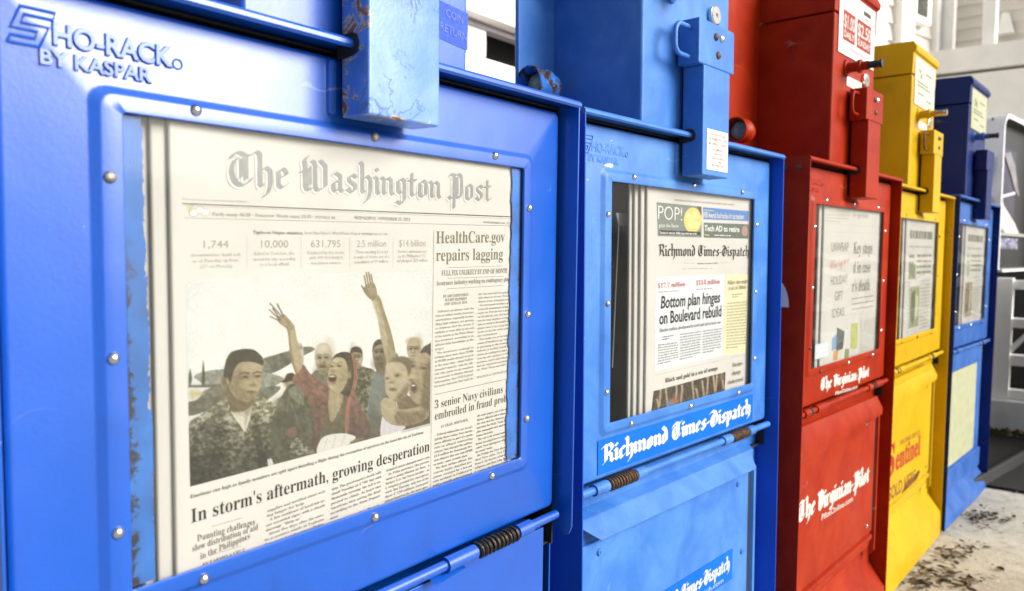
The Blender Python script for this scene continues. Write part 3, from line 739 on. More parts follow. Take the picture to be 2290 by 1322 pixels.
H1.run('PAULA BRONSTEIN/GETTY IMAGES', 'si', (899, 969), (963, 952), 4.5, (150, 146, 130))
H1.run('Daunting challenges', 'rb', (439.3, 1210.5), (568.6, 1172), 14.5, (96, 90, 68)); H1.run('slow distribution of aid', 'rb', (428.8, 1233.5), (575.5, 1183.6), 14.5, (96, 90, 68)); H1.run('in the Philippines', 'rb', (446.3, 1240+11), (557, 1203.3), 14.5, (96, 90, 68))
H1.run('BY CARMELA CRUZ', 'rb', (451.5, 1266), (545.8, 1232.5), 7.5, (70, 64, 46))
D1 = new_print('small_print', 1, Y1, P1, I3, S1)
D1.run('Prices may vary in areas outside metropolitan Washington.', 'si', (407, 447.5), (556, 453.5), 5, (176, 174, 164))
D1.run('Partly sunny 46/30 • Tomorrow: Mostly sunny 53/35 •', 'bi', (473, 482.5), (702, 488.5), 8, (150, 148, 132)); D1.run('DETAILS, B8', 'rb', (706, 488.5), (751, 490), 6, (150, 148, 132))
D1.run('WEDNESDAY, NOVEMBER 13, 2013', 'rb', (793, 490.5), (917, 494.5), 7.5, (140, 137, 120)); D1.run('washingtonpost.com • $1.25', 'bi', (1079, 499), (1145, 502), 5.5, (140, 136, 116))
D1.run('Typhoon Haiyan statistics,', 'sb', (566, 523), (679, 524.5), 7, (118, 116, 104)); D1.run("from Max Fisher's WorldViews blog at washingtonpost.com", 'si', (682, 524.5), (867, 526), 7, (150, 148, 134))
for s_, a_, b_, h_ in (('1,744', (455, 555), (511, 554), 16), ('10,000', (584.5, 554), (645.6, 553.6), 16), ('631,795', (696.5, 553.3), (762.5, 553), 15.5), ('2.5 million', (799.2, 552.6), (864.3, 551.7), 14.5), ('$14 billion', (893, 551.7), (951, 551), 14.5)):
    D1.run(s_, 's', a_, b_, h_, (160, 158, 144))
for s_, a_, b_ in (("Government's death toll,", (425, 574), (538.5, 572.4)), ('as of Tuesday, up from', (430, 587.5), (533, 584.8)), ('229 on Monday.', (446, 599.8), (521, 598)),
                   ('Killed in Tacloban, the', (569, 571), (658.7, 569.4)), ('worst-hit city, according', (567, 583.6), (661.7, 582)), ('to a local official.', (581.5, 595.2), (649, 593.6)),
                   ('Displaced by the storm,', (688.3, 568.8), (771.3, 567.9)), ('with 449,416 living in', (692.6, 580.2), (768, 578.6)), ('evacuation centers.', (695.9, 592), (765.2, 591)),
                   ('Those needing food aid', (795.6, 566.9), (868, 566.7)), ('in wake of storm, out of a', (793, 578.6), (871, 576.9)), ('population of 97 million.', (794, 589.8), (869.7, 587.4)),
                   ("Storm's estimated cost", (890, 566), (954, 565.6)), ('to the Philippines; U.S.', (891, 576.6), (952.5, 575)), ('aid pledged: $20 million.', (888, 587), (956.6, 585))):
    D1.run(s_, 's', a_, b_, 7.2, (160, 158, 144))
for s_, a_, b_ in (('BY AMY GOLDSTEIN,', (990.5, 666), (1047.4, 661.4)), ('JULIET EILPERIN', (994.4, 674.3), (1042.8, 670.3)), ('AND LENA H. SUN', (993, 683), (1043.7, 679)), ('BY CRAIG WHITLOCK', (987, 957.5), (1047, 941.5))):
    D1.run(s_, 'rb', a_, b_, 6, (112, 108, 84))
B1_ = new_print('body_text', 1, Y1, P1, (144, 140, 116), S1)
B1_.block(['>Software problems with the', 'federal online health insurance', 'marketplace, especially in han-', 'dling high volumes, are proving', 'so stubborn that the system is', 'unlikely to work fully by the end', 'of the month as the White House', 'has promised, according to an', 'official with knowledge of the', 'project<', '>The insurance exchange is', 'balking when more than 20,000', 'to 30,000 people attempt to use it', 'at the same time - about half its', 'intended capacity, said the offi-', 'cial, who spoke on the condition', 'of anonymity to disclose internal', 'information. And CGI Federal,', 'the main contractor that built the'],
          (974.8, 692), (1058.6, 684), (971.8, 869), (1058, 849.4))
B1_.block(['site, has succeeded in repairing', 'only about six of every 10 of the', 'defects it has attempted to fix.<', '>Government workers and', 'technical contractors racing to', 'repair the Web site have conclud-', 'ed, the officials said, that the only', 'way for large numbers of Ameri-', 'cans to enroll in the health-care', 'plans soon is by using other', 'means so that the online system', "isn't overburdened.<", '>This inside view of the halting', 'nature of HealthCare.gov repairs', 'is emerging as the insurance', 'industry is working behind the', 'scenes on contingency plans, in', 'case the site continues to have', 'problems. And it calls into ques-', 'tion the repeated assertions by', 'the White House and other top', '', 'HEALTH PLAN CONTINUED ON A4'],
          (1068.5, 652.7), (1141, 648.2), (1065.5, 848), (1139.6, 832), col=(146, 141, 118))
B1_.block(['>Federal authorities are investi-', 'gating three senior Navy intelli-', 'gence officials as part of a probe', 'into an alleged contracting', 'scheme that charged the military', '$1.6 million for homemade fire-', 'arm silencers that cost only $8,000', 'to make, court records show.<', '>The three civilian officials, who', 'oversee highly classified pro-', 'grams, arranged for a hot-rod', 'auto mechanic in California to', 'build a specially ordered batch of'],
          (974, 968), (1057.9, 949), (969.5, 1091), (1056, 1062), col=(108, 102, 76))
B1_.block(['the court papers, one of the intel-', 'ligence officials told a witness in', 'the case that the silencers were', 'intended for SEAL Team 6, the', 'elite commando unit that killed', 'Osama bin Laden.<', '>The case is the second connected', 'fraud investigation to entangle', 'senior Navy intelligence officials', 'in recent weeks.<', '>On Friday, the Navy disclosed', 'that Vice Adm. Ted Twig', 'Branch, the director of naval in-', 'telligence, and Rear Adm. Bruce', 'F. Loveless, the director of intelli-'],
          (1067.5, 925), (1138, 908), (1062, 1060), (1138, 1034), col=(112, 106, 80))
B1_.block(['supplies and terrified about wait-', 'ing longer for help.<', '>A few residents of hard-hit ar-', 'eas scrawled signs with a simple', 'message: "Help us."<', '>About five days after the once-', 'in-a-century winds of Typhoon', 'Haiyan gashed the central Philip-'], (597.2, 1136), (729.3, 1091), (589.5, 1223), (723, 1175), col=(92, 86, 64))
B1_.block(["tion. The government's death tally", 'stood Tuesday at 1,744, but with', 'thousands missing, the toll is ex-', 'pected to climb. At least two', 'Americans were among the dead,', 'according to the State Depart-', 'ment.<', '>Although more than 80 coun-'], (742.5, 1088), (854.3, 1049), (737, 1175), (851.5, 1133), col=(92, 86, 64))
B1_.block(['tropical storm dumped more rain.', '>In Cebu province, the govern-', 'ment is using Mactan Air Base - a', 'former U.S. Air Force facility - as', 'a staging ground for emergency', 'work. But Tuesday, only two of the', 'three C-130 military transport', 'planes based at the site were oper-'], (865.5, 1047), (963.3, 1016), (861.3, 1126), (958.5, 1092), col=(92, 86, 64))

# ---- the printed photograph on paper 1 (flat print: colours of the print, painted into a fine mesh)
def picture(name, b, y, parent, corners, nx, ny, shade, surf):
    TL, TR, BR, BL_ = [loc(b, p[0], p[1], y) for p in corners]
    U, V = np.meshgrid(np.linspace(0, 1, nx), np.linspace(0, 1, ny))
    Xl = ((1-U)*(1-V))[..., None]*TL+(U*(1-V))[..., None]*TR+(U*V)[..., None]*BR+((1-U)*V)[..., None]*BL_
    Xw = Xl.reshape(-1, 3)@RM[b][:3, :3].T+RM[b][:3, 3]; px, py = proj(Xw)
    col = np.clip(shade(px, py), 0, 255)
    vs = [(float(p[0]), surf(p[0], p[2])-.0001, float(p[2])) for p in Xl.reshape(-1, 3)]
    fs = [(j*nx+i, (j+1)*nx+i, (j+1)*nx+i+1, j*nx+i+1) for j in range(ny-1) for i in range(nx-1)]
    me = bpy.data.meshes.new(name); me.from_pydata(vs, [], fs); me.materials.append(M['print'])
    at = me.color_attributes.new('Col', 'FLOAT_COLOR', 'POINT')
    c = col/255.0; c = np.where(c <= .04045, c/12.92, ((c+.055)/1.055)**2.4)*.60
    at.data.foreach_set('color', np.concatenate([c, np.ones((len(c), 1))], 1).astype(np.float32).ravel())
    o = bpy.data.objects.new(name, me); C.objects.link(o); o.parent = parent; return o
_rs = np.random.RandomState(3)
_nt = [_rs.rand(64, 64) for _ in range(4)]
def vnoise(x, y, s, k=0):
    x = x/s; y = y/s; xi = np.floor(x).astype(int); yi = np.floor(y).astype(int); fx = x-xi; fy = y-yi
    fx = fx*fx*(3-2*fx); fy = fy*fy*(3-2*fy); g = _nt[k]
    a = g[yi % 64, xi % 64]; b_ = g[yi % 64, (xi+1) % 64]; c = g[(yi+1) % 64, xi % 64]; d = g[(yi+1) % 64, (xi+1) % 64]
    return (a*(1-fx)+b_*fx)*(1-fy)+(c*(1-fx)+d*fx)*fy
class Canvas:
    def __init__(s, px, py): s.x, s.y = px, py; s.c = np.zeros((len(px), 3))
    def over(s, a, col): s.c = s.c*(1-a[:, None])+np.asarray(col, float)*a[:, None] if np.ndim(col) == 1 else s.c*(1-a[:, None])+col*a[:, None]
    def sdf(s, P):
        P = np.array(P, float); d = np.full(len(s.x), 1e9); ins = np.zeros(len(s.x), bool)
        for (x0, y0), (x1, y1) in zip(P, np.roll(P, -1, 0)):
            ex, ey = x1-x0, y1-y0; t = np.clip(((s.x-x0)*ex+(s.y-y0)*ey)/(ex*ex+ey*ey+1e-9), 0, 1)
            d = np.minimum(d, np.hypot(s.x-x0-t*ex, s.y-y0-t*ey))
            cnd = ((y0 > s.y) != (y1 > s.y)) & (s.x < ex*(s.y-y0)/(ey+1e-12)+x0); ins ^= cnd
        return np.where(ins, -d, d)
    def poly(s, P, col, soft=.8, wob=0, smooth=True):
        P = [tuple(p) for p in P]
        if smooth and len(P) > 4:
            Q = []; n = len(P)
            for i in range(n):
                p0, p1, p2, p3 = P[i-1], P[i], P[(i+1) % n], P[(i+2) % n]
                for t in (0, .34, .67):
                    Q.append(tuple(p1[k]+(p2[k]-p1[k])*t+t*(1-t)*((1-t)*(p2[k]-p0[k]-2*(p2[k]-p1[k]))*.5+t*(-(p3[k]-p1[k])+2*(p2[k]-p1[k]))*.5) for k in (0, 1)))
            P = Q
        d = s.sdf(P)
        if wob: d = d+(vnoise(s.x, s.y, 5, 1)-.5)*wob
        a = np.clip(.5-d/(2*soft), 0, 1); s.over(a, col); return a
    def ell(s, cx, cy, rx, ry, col, soft=.15, rot=0, op=1):
        c, q = math.cos(rot), math.sin(rot); dx, dy = s.x-cx, s.y-cy; u = (dx*c+dy*q)/rx; v = (-dx*q+dy*c)/ry
        r = np.sqrt(u*u+v*v); a = np.clip((1-r)/soft*.5+.5, 0, 1)*op; s.over(a, col); return a
    def line(s, pts, w_, col, op=1, soft=.5):
        d = np.full(len(s.x), 1e9)
        for (x0, y0), (x1, y1) in zip(pts, pts[1:]):
            ex, ey = x1-x0, y1-y0; t = np.clip(((s.x-x0)*ex+(s.y-y0)*ey)/(ex*ex+ey*ey+1e-9), 0, 1); d = np.minimum(d, np.hypot(s.x-x0-t*ex, s.y-y0-t*ey))
        s.over(np.clip(.5-(d-w_/2)/(2*soft), 0, 1)*op, col)
    def mod(s, a, f): s.c = s.c*(1+(f-1)*a)[:, None]
def crowd_photo(px, py):
    cv = Canvas(px, py)
    def z(*p): return [(400+x/2.645, 600+y/2.645) for x, y in p]
    def A(*p): return [(400+x/3.673, 740+y/3.673) for x, y in p]
    def B(*p): return [(600+x/4.132, 740+y/4.132) for x, y in p]
    n1 = vnoise(px, py, 7, 0); n2 = vnoise(px*.6+py*.8, py*1.6-px*.5, 3.4, 1); n3 = vnoise(px, py, 26, 2); n4 = vnoise(px, py, 1.8, 3)
    t = np.clip((py-610)/260, 0, 1)[:, None]
    cv.c = np.array([226, 229, 228])*(1-t)+np.array([236, 235, 230])*t
    cv.over(np.clip((455-px)/60, 0, 1)*.45, (205, 214, 226)); cv.over(np.clip((px-940)/40, 0, 1)*.3, (205, 214, 226))
    cv.mod(np.ones(len(px)), 1+(n3-.5)*.04)
    g = lambda a, b_: np.asarray(a)*(1-n1[:, None])+np.asarray(b_)*n1[:, None]
    # aircraft
    cv.over(np.clip((py-822)/30, 0, 1)*np.clip((640-px)/40, 0, 1)*.6, (196, 204, 208))
    cv.poly(z((600, 640), (690, 615), (720, 700), (640, 720), (560, 790), (490, 800), (480, 700)), (222, 222, 212))
    cv.poly(z((490, 545), (560, 515), (700, 475), (770, 463), (808, 480), (750, 512), (690, 548), (600, 600), (540, 625), (480, 640)), g((104, 106, 92), (70, 72, 58)))
    cv.poly(z((690, 470), (720, 440), (735, 470), (740, 560), (715, 575)), (176, 180, 172)); cv.ell(*z((722, 470))[0], 3, 4, (190, 90, 80), .5)
    cv.poly(z((85, 640), (140, 612), (270, 596), (480, 610), (620, 650), (560, 700), (490, 735), (300, 700), (150, 690), (120, 668)), g((150, 156, 144), (108, 112, 98)))
    cv.poly(z((150, 720), (270, 690), (480, 700), (600, 700), (560, 750), (480, 790), (260, 790), (60, 870), (50, 820), (120, 760)), g((112, 116, 100), (84, 86, 70)))
    cv.poly(z((52, 690), (250, 685), (250, 705), (52, 705)), (96, 92, 74)); cv.poly(z((52, 790), (270, 740), (250, 850), (52, 872)), g((100, 102, 86), (72, 72, 54)))
    for x0, y0, y1 in ((140, 555, 690), (62, 600, 690)): cv.poly(z((x0-9, 650), (x0-2, y0), (x0+3, y0), (x0+12, 650), (x0+4, y1), (x0-6, y1)), (62, 60, 46), 1.0)
    cv.ell(*z((90, 742))[0], 11, 9, (190, 170, 110), .8, op=.8); cv.ell(*z((124, 740))[0], 7, 3.5, (214, 176, 84), .7); cv.ell(*z((75, 752))[0], 4, 8, (206, 176, 98), .8)
    cv.poly(z((52, 880), (160, 845), (140, 880), (52, 925)), (212, 216, 216))
    # dark mass of bodies filling the lower part of the picture
    cv.poly(z((52, 960), (160, 880), (300, 800), (560, 830), (600, 760), (700, 690), (800, 690), (1040, 720), (1180, 700), (1300, 760), (1492, 760), (1492, 925), (1340, 960), (1150, 1010), (900, 1070), (520, 1180), (300, 1235), (56, 1300)), g((88, 84, 58), (64, 60, 38)), 1.5, smooth=False)
    # bald man
    m1 = vnoise(px*.7+py*.5, py*1.1-px*.3, 6.5, 1); m2 = vnoise(px*1.1-py*.4, py*.9+px*.2, 3.6, 3)
    def camo_dk(a, b_, c):
        mm = m1*.62+m2*.38; a, b_, c = map(np.array, (a, b_, c)); u = np.clip((mm-.40)/.10, 0, 1)[:, None]; v = np.clip((mm-.58)/.10, 0, 1)[:, None]
        return (a*(1-u)+b_*u)*(1-v)+c*v
    cv.poly(z((780, 640), (820, 600), (880, 620), (900, 720), (880, 760), (790, 700)), g((112, 112, 88), (84, 84, 62)))
    def face(c0, rx, ry, skin, shade_, rot=0, lit=1, eyes=None, mouth=None, nose=None, brow=True, beard=None):
        cx, cy = c0; skin = [k*.90 for k in skin]; dk = [k*.62 for k in shade_]
        cv.poly([(cx-rx*.95, cy-ry*.3), (cx-rx*.6, cy-ry*.85), (cx, cy-ry), (cx+rx*.65, cy-ry*.85), (cx+rx*.98, cy-ry*.25), (cx+rx*.92, cy+ry*.3), (cx+rx*.6, cy+ry*.8), (cx+rx*.1, cy+ry*1.02), (cx-rx*.45, cy+ry*.85), (cx-rx*.85, cy+ry*.35)], skin, .9)
        cv.ell(cx+rx*.62*lit, cy+ry*.15, rx*.5, ry*.85, shade_, 1.1, rot, .75); cv.ell(cx+rx*.1, cy+ry*.92, rx*.7, ry*.22, dk, 1.2, rot, .7)
        cv.ell(cx-rx*.1*lit, cy-ry*.55, rx*.5, ry*.22, [min(235, k*1.18) for k in skin], 1.2, rot, .7); cv.ell(cx-rx*.42*lit, cy+ry*.22, rx*.26, ry*.16, [min(235, k*1.14) for k in skin], 1.2, rot, .6)
        for q in (eyes or [(-.38, -.08), (.32, -.10)]):
            ex, ey = cx+q[0]*rx, cy+q[1]*ry; cv.ell(ex, ey-ry*.02, rx*.33, ry*.15, dk, 1.1, 0, .75); cv.ell(ex, ey+ry*.01, rx*.17, ry*.05, (30, 24, 16), .7)
            cv.line([(ex-rx*.26, ey-ry*.15), (ex, ey-ry*.20), (ex+rx*.24, ey-ry*.15)], ry*.05, (64, 52, 34), .7, .9)
        nx_, ny_ = nose or (-.06, .22)
        cv.line([(cx+(nx_+.12)*rx, cy-ry*.05), (cx+(nx_+.16)*rx, cy+ny_*ry)], rx*.12, shade_, .7, 1.2); cv.ell(cx+nx_*rx, cy+(ny_+.02)*ry, rx*.24, ry*.07, dk, .9, 0, .85); cv.ell(cx+(nx_-.03)*rx, cy+(ny_-.1)*ry, rx*.09, ry*.14, [min(240, k*1.2) for k in skin], 1, 0, .7)
        mx, my, mr, mh = mouth or (-.05, .50, .30, .05)
        if beard: cv.ell(cx+rx*.02, cy+ry*.62, rx*.75, ry*.34, beard, .9, 0, .6); cv.ell(cx+mx*rx, cy+(my-.12)*ry, rx*.4, ry*.06, beard, .8, 0, .9)
        cv.ell(cx+mx*rx, cy+my*ry, rx*mr, ry*mh, (84, 48, 34), .7); cv.ell(cx+mx*rx, cy+(my+.11)*ry, rx*mr*.7, ry*.035, [min(235, k*1.05) for k in skin], 1, 0, .6)
    face(z((856, 536))[0], 20.5, 36, (196, 178, 142), (142, 122, 84), lit=1, mouth=(-.05, .50, .34, .09), beard=(110, 92, 62)); cv.ell(*z((862, 470))[0], 17, 12, (222, 208, 182), 1, op=.7)
    # dark-haired soldier
    cv.poly(z((1050, 590), (1120, 590), (1165, 615), (1150, 720), (1130, 880), (1050, 800), (1030, 700)), camo_dk((58, 58, 36), (92, 92, 62), (126, 124, 92)))
    face(z((1056, 530))[0], 14, 26, (176, 158, 120), (110, 94, 60), lit=-1); cv.poly(z((1016, 500), (1024, 472), (1055, 465), (1084, 480), (1088, 510), (1072, 500), (1036, 498), (1022, 520)), (58, 48, 30))
    # man with raised arm, striped shirt
    cv.poly(z((1150, 650), (1175, 600), (1235, 560), (1290, 500), (1300, 560), (1240, 700), (1215, 880), (1195, 1000), (1130, 1010), (1115, 880), (1130, 760)), (112, 124, 124))
    st = (np.sin((px*.55+py*1.0)*1.25) > .1); msk = np.clip(-cv.sdf(z((1150, 650), (1175, 600), (1235, 560), (1290, 500), (1300, 560), (1240, 700), (1215, 880), (1195, 1000), (1130, 1010), (1115, 880), (1130, 760))), 0, 1)
    cv.over(msk*st*.6, (48, 52, 44)); cv.over(msk*np.clip((py-880)/80, 0, 1)*.7, (78, 72, 48))
    cv.poly(z((1165, 560), (1230, 540), (1225, 600), (1195, 625), (1170, 600)), (120, 100, 66))
    face(z((1190, 502))[0], 17, 31, (160, 140, 102), (106, 86, 52), rot=.12, mouth=(-.2, .48, .3, .07), beard=(70, 56, 34)); cv.poly(z((1148, 490), (1160, 440), (1195, 420), (1225, 435), (1232, 470), (1200, 450), (1165, 465)), (62, 54, 36))
    cv.poly(z((1130, 165), (1150, 200), (1178, 260), (1188, 340), (1205, 430), (1225, 520), (1250, 565), (1285, 520), (1270, 420), (1245, 330), (1215, 240), (1185, 160)), (150, 128, 84)); cv.poly(z((1150, 200), (1180, 300), (1200, 420), (1228, 520), (1238, 430), (1210, 300), (1175, 200)), (178, 158, 116), 2.4)
    cv.poly(z((1095, 130), (1110, 100), (1150, 85), (1168, 110), (1176, 165), (1150, 190), (1120, 170)), (146, 124, 82))
    for p, q, w_ in (((1112, 110), (1100, 45), 3.4), ((1124, 100), (1112, 25), 3.4), ((1138, 95), (1126, 25), 3.4), ((1152, 100), (1140, 38), 3.2), ((1110, 150), (1086, 105), 3.6)): cv.line(z(p, q), w_, (138, 116, 76))
    for p, q in (((1120, 108), (1108, 40)), ((1133, 100), (1121, 35)), ((1147, 102), (1134, 42))): cv.line(z(p, q), .8, (204, 192, 160), .8)
    cv.line(z((1118, 120), (1150, 150)), 2.4, (178, 158, 118), .7)
    # blond soldier
    cv.poly(z((1352, 530), (1430, 540), (1430, 640), (1340, 600)), (120, 116, 90)); face(z((1391, 482))[0], 16, 27, (196, 172, 132), (140, 116, 78)); cv.ell(*z((1391, 432))[0], 15, 8, (176, 152, 106), .5)
    # far man in bucket hat
    cv.ell(*z((650, 672))[0], 12, 14, (150, 126, 88), .3); cv.poly(z((604, 672), (625, 655), (640, 625), (675, 620), (690, 640), (700, 655), (660, 668), (625, 676)), (44, 38, 26)); cv.line(z((580, 780), (640, 730)), 2.6, (196, 84, 60))
    # green jacket figure in the middle
    cv.poly(z((555, 830), (590, 790), (640, 700), (690, 685), (760, 720), (790, 800), (830, 900), (850, 1000), (820, 1100), (740, 1110), (560, 1170), (530, 1060), (545, 900)), g((84, 92, 66), (58, 56, 36)))
    cv.over(np.clip(-cv.sdf(z((640, 720), (690, 690), (750, 720), (740, 810), (700, 800), (660, 760))), 0, 1)*.6, (124, 136, 112)); cv.ell(*z((590, 805))[0], 12, 11, (112, 122, 96), .5, op=.8); cv.ell(*z((625, 900))[0], 26, 34, (66, 62, 42), 1, op=.7)
    for p, q in (((660, 790), (700, 900)), ((650, 760), (640, 850)), ((720, 740), (705, 820))): cv.line(z(p, q), 1.2, (146, 152, 126), .7)
    cv.poly(z((620, 970), (655, 945), (692, 938), (695, 985), (660, 1000)), (122, 72, 56))
    a = np.clip(-cv.sdf(z((690, 1000), (660, 1040), (640, 1090), (700, 1110), (790, 1080), (740, 1040), (700, 1000))), 0, 1); cv.over(a, camo_dk((62, 60, 40), (104, 106, 82), (150, 152, 130)))
    # officer: camouflage blouse
    body = z((52, 930), (100, 880), (180, 830), (285, 755), (330, 745), (440, 745), (500, 770), (570, 805), (560, 860), (545, 930), (535, 1050), (530, 1175), (62, 1292), (52, 1100))
    cm_ = camo_dk((82, 78, 56), (118, 116, 90), (164, 166, 144)); lum = 1.20-.62*np.clip((py-880)/150, 0, 1)+.25*(n3-.5)
    cv.poly(body, cm_*lum[:, None], .8, 1.0)
    def shape(P, f): cv.mod(np.clip(.5-cv.sdf(P)/2, 0, 1), f)
    shape(z((120, 900), (300, 960), (260, 1000), (100, 960)), .62); shape(z((330, 900), (400, 960), (520, 900), (520, 1150), (480, 1160), (440, 1000)), .72); shape(z((52, 1120), (250, 1090), (330, 1220), (62, 1292)), .72)
    shape(z((200, 850), (300, 790), (310, 900), (240, 900)), 1.15); shape(z((440, 770), (540, 800), (540, 860), (470, 860)), 1.2); shape(z((440, 980), (520, 950), (535, 1010), (460, 1030)), 1.2)
    cv.line(z((300, 840), (385, 955), (400, 1060), (395, 1180)), 1.6, (52, 48, 32), .8); cv.line(z((445, 860), (390, 960)), 1.6, (52, 48, 32), .8); cv.ell(*z((248, 868))[0], 6, 6, (54, 48, 34), .6, op=.8); cv.ell(*z((475, 825))[0], 3, 4, (54, 46, 32), .6)
    cv.line(z((150, 980), (260, 1020), (330, 1000)), 2, (56, 50, 34), .6); cv.line(z((410, 960), (410, 1110), (520, 1080)), 1.4, (60, 54, 38), .7)
    cv.poly(z((305, 850), (330, 830), (420, 800), (432, 790), (425, 860), (390, 965), (360, 930)), (206, 200, 178)); cv.poly(z((385, 850), (425, 810), (400, 900), (388, 950)), (176, 168, 142), 2)
    cv.poly(z((290, 690), (440, 720), (438, 790), (400, 835), (340, 850), (300, 830)), (98, 78, 46)); cv.ell(*z((395, 830))[0], 18, 10, (128, 106, 70), 1, op=.6)
    cv.ell(*z((267, 665))[0], 9, 15, (148, 124, 84), .2); cv.ell(*z((268, 668))[0], 5, 9, (104, 80, 48), .6)
    cv.poly(z((285, 560), (330, 530), (420, 520), (488, 545), (492, 610), (485, 690), (455, 750), (420, 785), (370, 785), (320, 755), (292, 700), (278, 640)), (168, 146, 104))
    cv.ell(*z((335, 690))[0], 22, 38, (118, 94, 58), 1.1, .2, .75); cv.ell(*z((400, 770))[0], 24, 10, (110, 88, 54), 1, op=.7); cv.ell(*z((440, 580))[0], 18, 12, (190, 170, 130), 1, op=.7); cv.ell(*z((420, 690))[0], 14, 9, (184, 164, 122), 1, op=.6)
    cv.poly(z((262, 640), (272, 560), (296, 505), (340, 484), (400, 476), (450, 486), (496, 530), (494, 572), (470, 565), (425, 552), (370, 556), (335, 580), (318, 625), (300, 680), (285, 650)), (50, 42, 28), .8, 1.2)
    for x0, y0 in ((388, 640), (466, 636)):
        cv.ell(*z((x0, y0+2))[0], 11, 4.5, (112, 90, 56), .8, op=.8); cv.ell(*z((x0, y0+3))[0], 6, 1.9, (48, 38, 24), .5); cv.line(z((x0-30, y0-15), (x0, y0-25), (x0+26, y0-17)), 3.4, (66, 54, 34), .8, 1)
    cv.line(z((438, 640), (442, 680)), 2, (126, 102, 66), .6); cv.ell(*z((432, 692))[0], 9, 3.4, (122, 96, 60), .7); cv.ell(*z((425, 733))[0], 12, 3.6, (112, 74, 52), .6); cv.line(z((398, 731), (446, 728)), 1.2, (74, 54, 38), .7, .9)
    # woman in the red hooded cardigan
    cv.poly(z((915, 690), (1010, 690), (1030, 760), (1000, 900), (940, 985), (830, 1020), (860, 900), (880, 760)), (84, 76, 50)); cv.poly(z((880, 720), (975, 745), (945, 850), (902, 912), (885, 820)), (156, 134, 92), 1.2); cv.ell(*z((930, 800))[0], 10, 22, (182, 162, 118), 1, op=.5)
    rd = np.array([140, 84, 70])*(1-n1[:, None]*.28)*(1.12-.40*np.clip((py-830)/150, 0, 1)[:, None])
    cv.poly(z((668, 665), (700, 610), (738, 570), (775, 620), (835, 668), (885, 712), (885, 800), (868, 900), (835, 1000), (812, 1085), (790, 1095), (785, 1020), (800, 900), (775, 800), (740, 740), (700, 700)), rd)
    cv.poly(z((1025, 735), (1060, 760), (1085, 830), (1120, 900), (1136, 960), (1130, 1005), (1085, 1005), (1040, 990), (990, 965), (985, 880), (1000, 780)), rd)
    cv.poly(z((640, 350), (683, 345), (700, 420), (722, 500), (735, 570), (710, 610), (690, 618), (668, 560), (655, 470), (650, 400)), (176, 154, 110)); cv.poly(z((640, 350), (655, 350), (664, 450), (680, 560), (700, 610), (688, 616), (660, 520), (648, 400)), (132, 108, 68), 1.5)
    cv.poly(z((590, 290), (620, 270), (660, 310), (686, 345), (670, 368), (640, 358), (600, 330), (580, 305)), (150, 126, 84))
    for p, q, w_ in (((600, 300), (556, 240), 3.4), ((598, 305), (535, 245), 2.8), ((612, 290), (540, 208), 3), ((620, 285), (583, 212), 3.6), ((596, 312), (540, 285), 2.6)): cv.line(z(p, q), w_, (112, 92, 60))
    cv.poly(z((905, 560), (925, 515), (970, 495), (1020, 505), (1045, 560), (1052, 640), (1040, 720), (1010, 760), (960, 740), (940, 690), (1000, 600)), (56, 46, 30), .9)
    cv.poly(z((885, 630), (900, 560), (935, 528), (985, 540), (1000, 590), (1002, 650), (985, 700), (955, 735), (925, 728), (892, 708), (880, 670)), (182, 160, 116)); cv.ell(*z((968, 660))[0], 12, 24, (136, 112, 70), 1.1, .3, .7); cv.ell(*z((930, 560))[0], 12, 8, (200, 182, 142), 1, op=.7)
    for x0, y0 in ((905, 580), (950, 578)): cv.ell(*z((x0, y0))[0], 5.5, 2.8, (118, 94, 60), .8); cv.ell(*z((x0, y0))[0], 2.4, 1.5, (42, 32, 20), .5); cv.line(z((x0-18, y0-10), (x0+6, y0-23), (x0+22, y0-17)), 1.8, (70, 56, 36), .75, .9)
    cv.ell(*z((912, 612))[0], 5, 3, (126, 100, 62), .8); cv.ell(*z((910, 655))[0], 9, 10.5, (70, 36, 26), .3, .3); cv.ell(*z((908, 640))[0], 6, 2, (206, 196, 170), .4); cv.ell(*z((906, 680))[0], 9, 3, (160, 104, 84), .6)
    cv.ell(*z((1012, 632))[0], 4, 8, (150, 124, 82), .4)
    cv.poly(z((1022, 500), (1044, 530), (1058, 600), (1056, 680), (1036, 745), (1014, 820), (1006, 960), (988, 985), (984, 900), (996, 800), (1018, 740), (1036, 660), (1036, 580)), (158, 84, 70)); cv.line(z((1040, 560), (1050, 640), (1024, 760), (1004, 900)), 1.4, (110, 52, 42), .6)
    for p, q in (((760, 640), (850, 760)), ((800, 720), (840, 860)), ((1060, 790), (1090, 900)), ((730, 620), (790, 720)), ((1090, 900), (1060, 980))): cv.line(z(p, q), 1.6, (100, 50, 40), .5)
    cv.poly(z((815, 1092), (830, 1030), (860, 995), (920, 980), (990, 978), (1050, 1000), (1010, 1040), (950, 1062), (880, 1080)), (214, 213, 204))
    for p, q in (((860, 1060), (880, 1000)), ((910, 1060), (930, 990)), ((960, 1050), (985, 990))): cv.line(z(p, q), 1.2, (168, 168, 160), .7)
    cv.poly(z((1010, 1030), (1060, 1005), (1100, 1005), (1040, 1035)), (128, 104, 66)); cv.poly(z((745, 1100), (790, 1070), (810, 1090), (780, 1105)), (132, 106, 70)); cv.poly(z((520, 1130), (545, 1125), (560, 1160), (525, 1170)), (196, 206, 212))
    # baby and mother
    cv.poly(z((1196, 992), (1205, 880), (1240, 850), (1290, 900), (1345, 930), (1320, 965), (1250, 980)), (202, 194, 212)); 
    for p, q in (((1215, 980), (1225, 900)), ((1245, 975), (1262, 910)), ((1280, 965), (1300, 925))): cv.line(z(p, q), 1.4, (170, 160, 180), .6)
    cv.poly(z((1340, 935), (1400, 900), (1490, 860), (1490, 915)), (92, 78, 48))
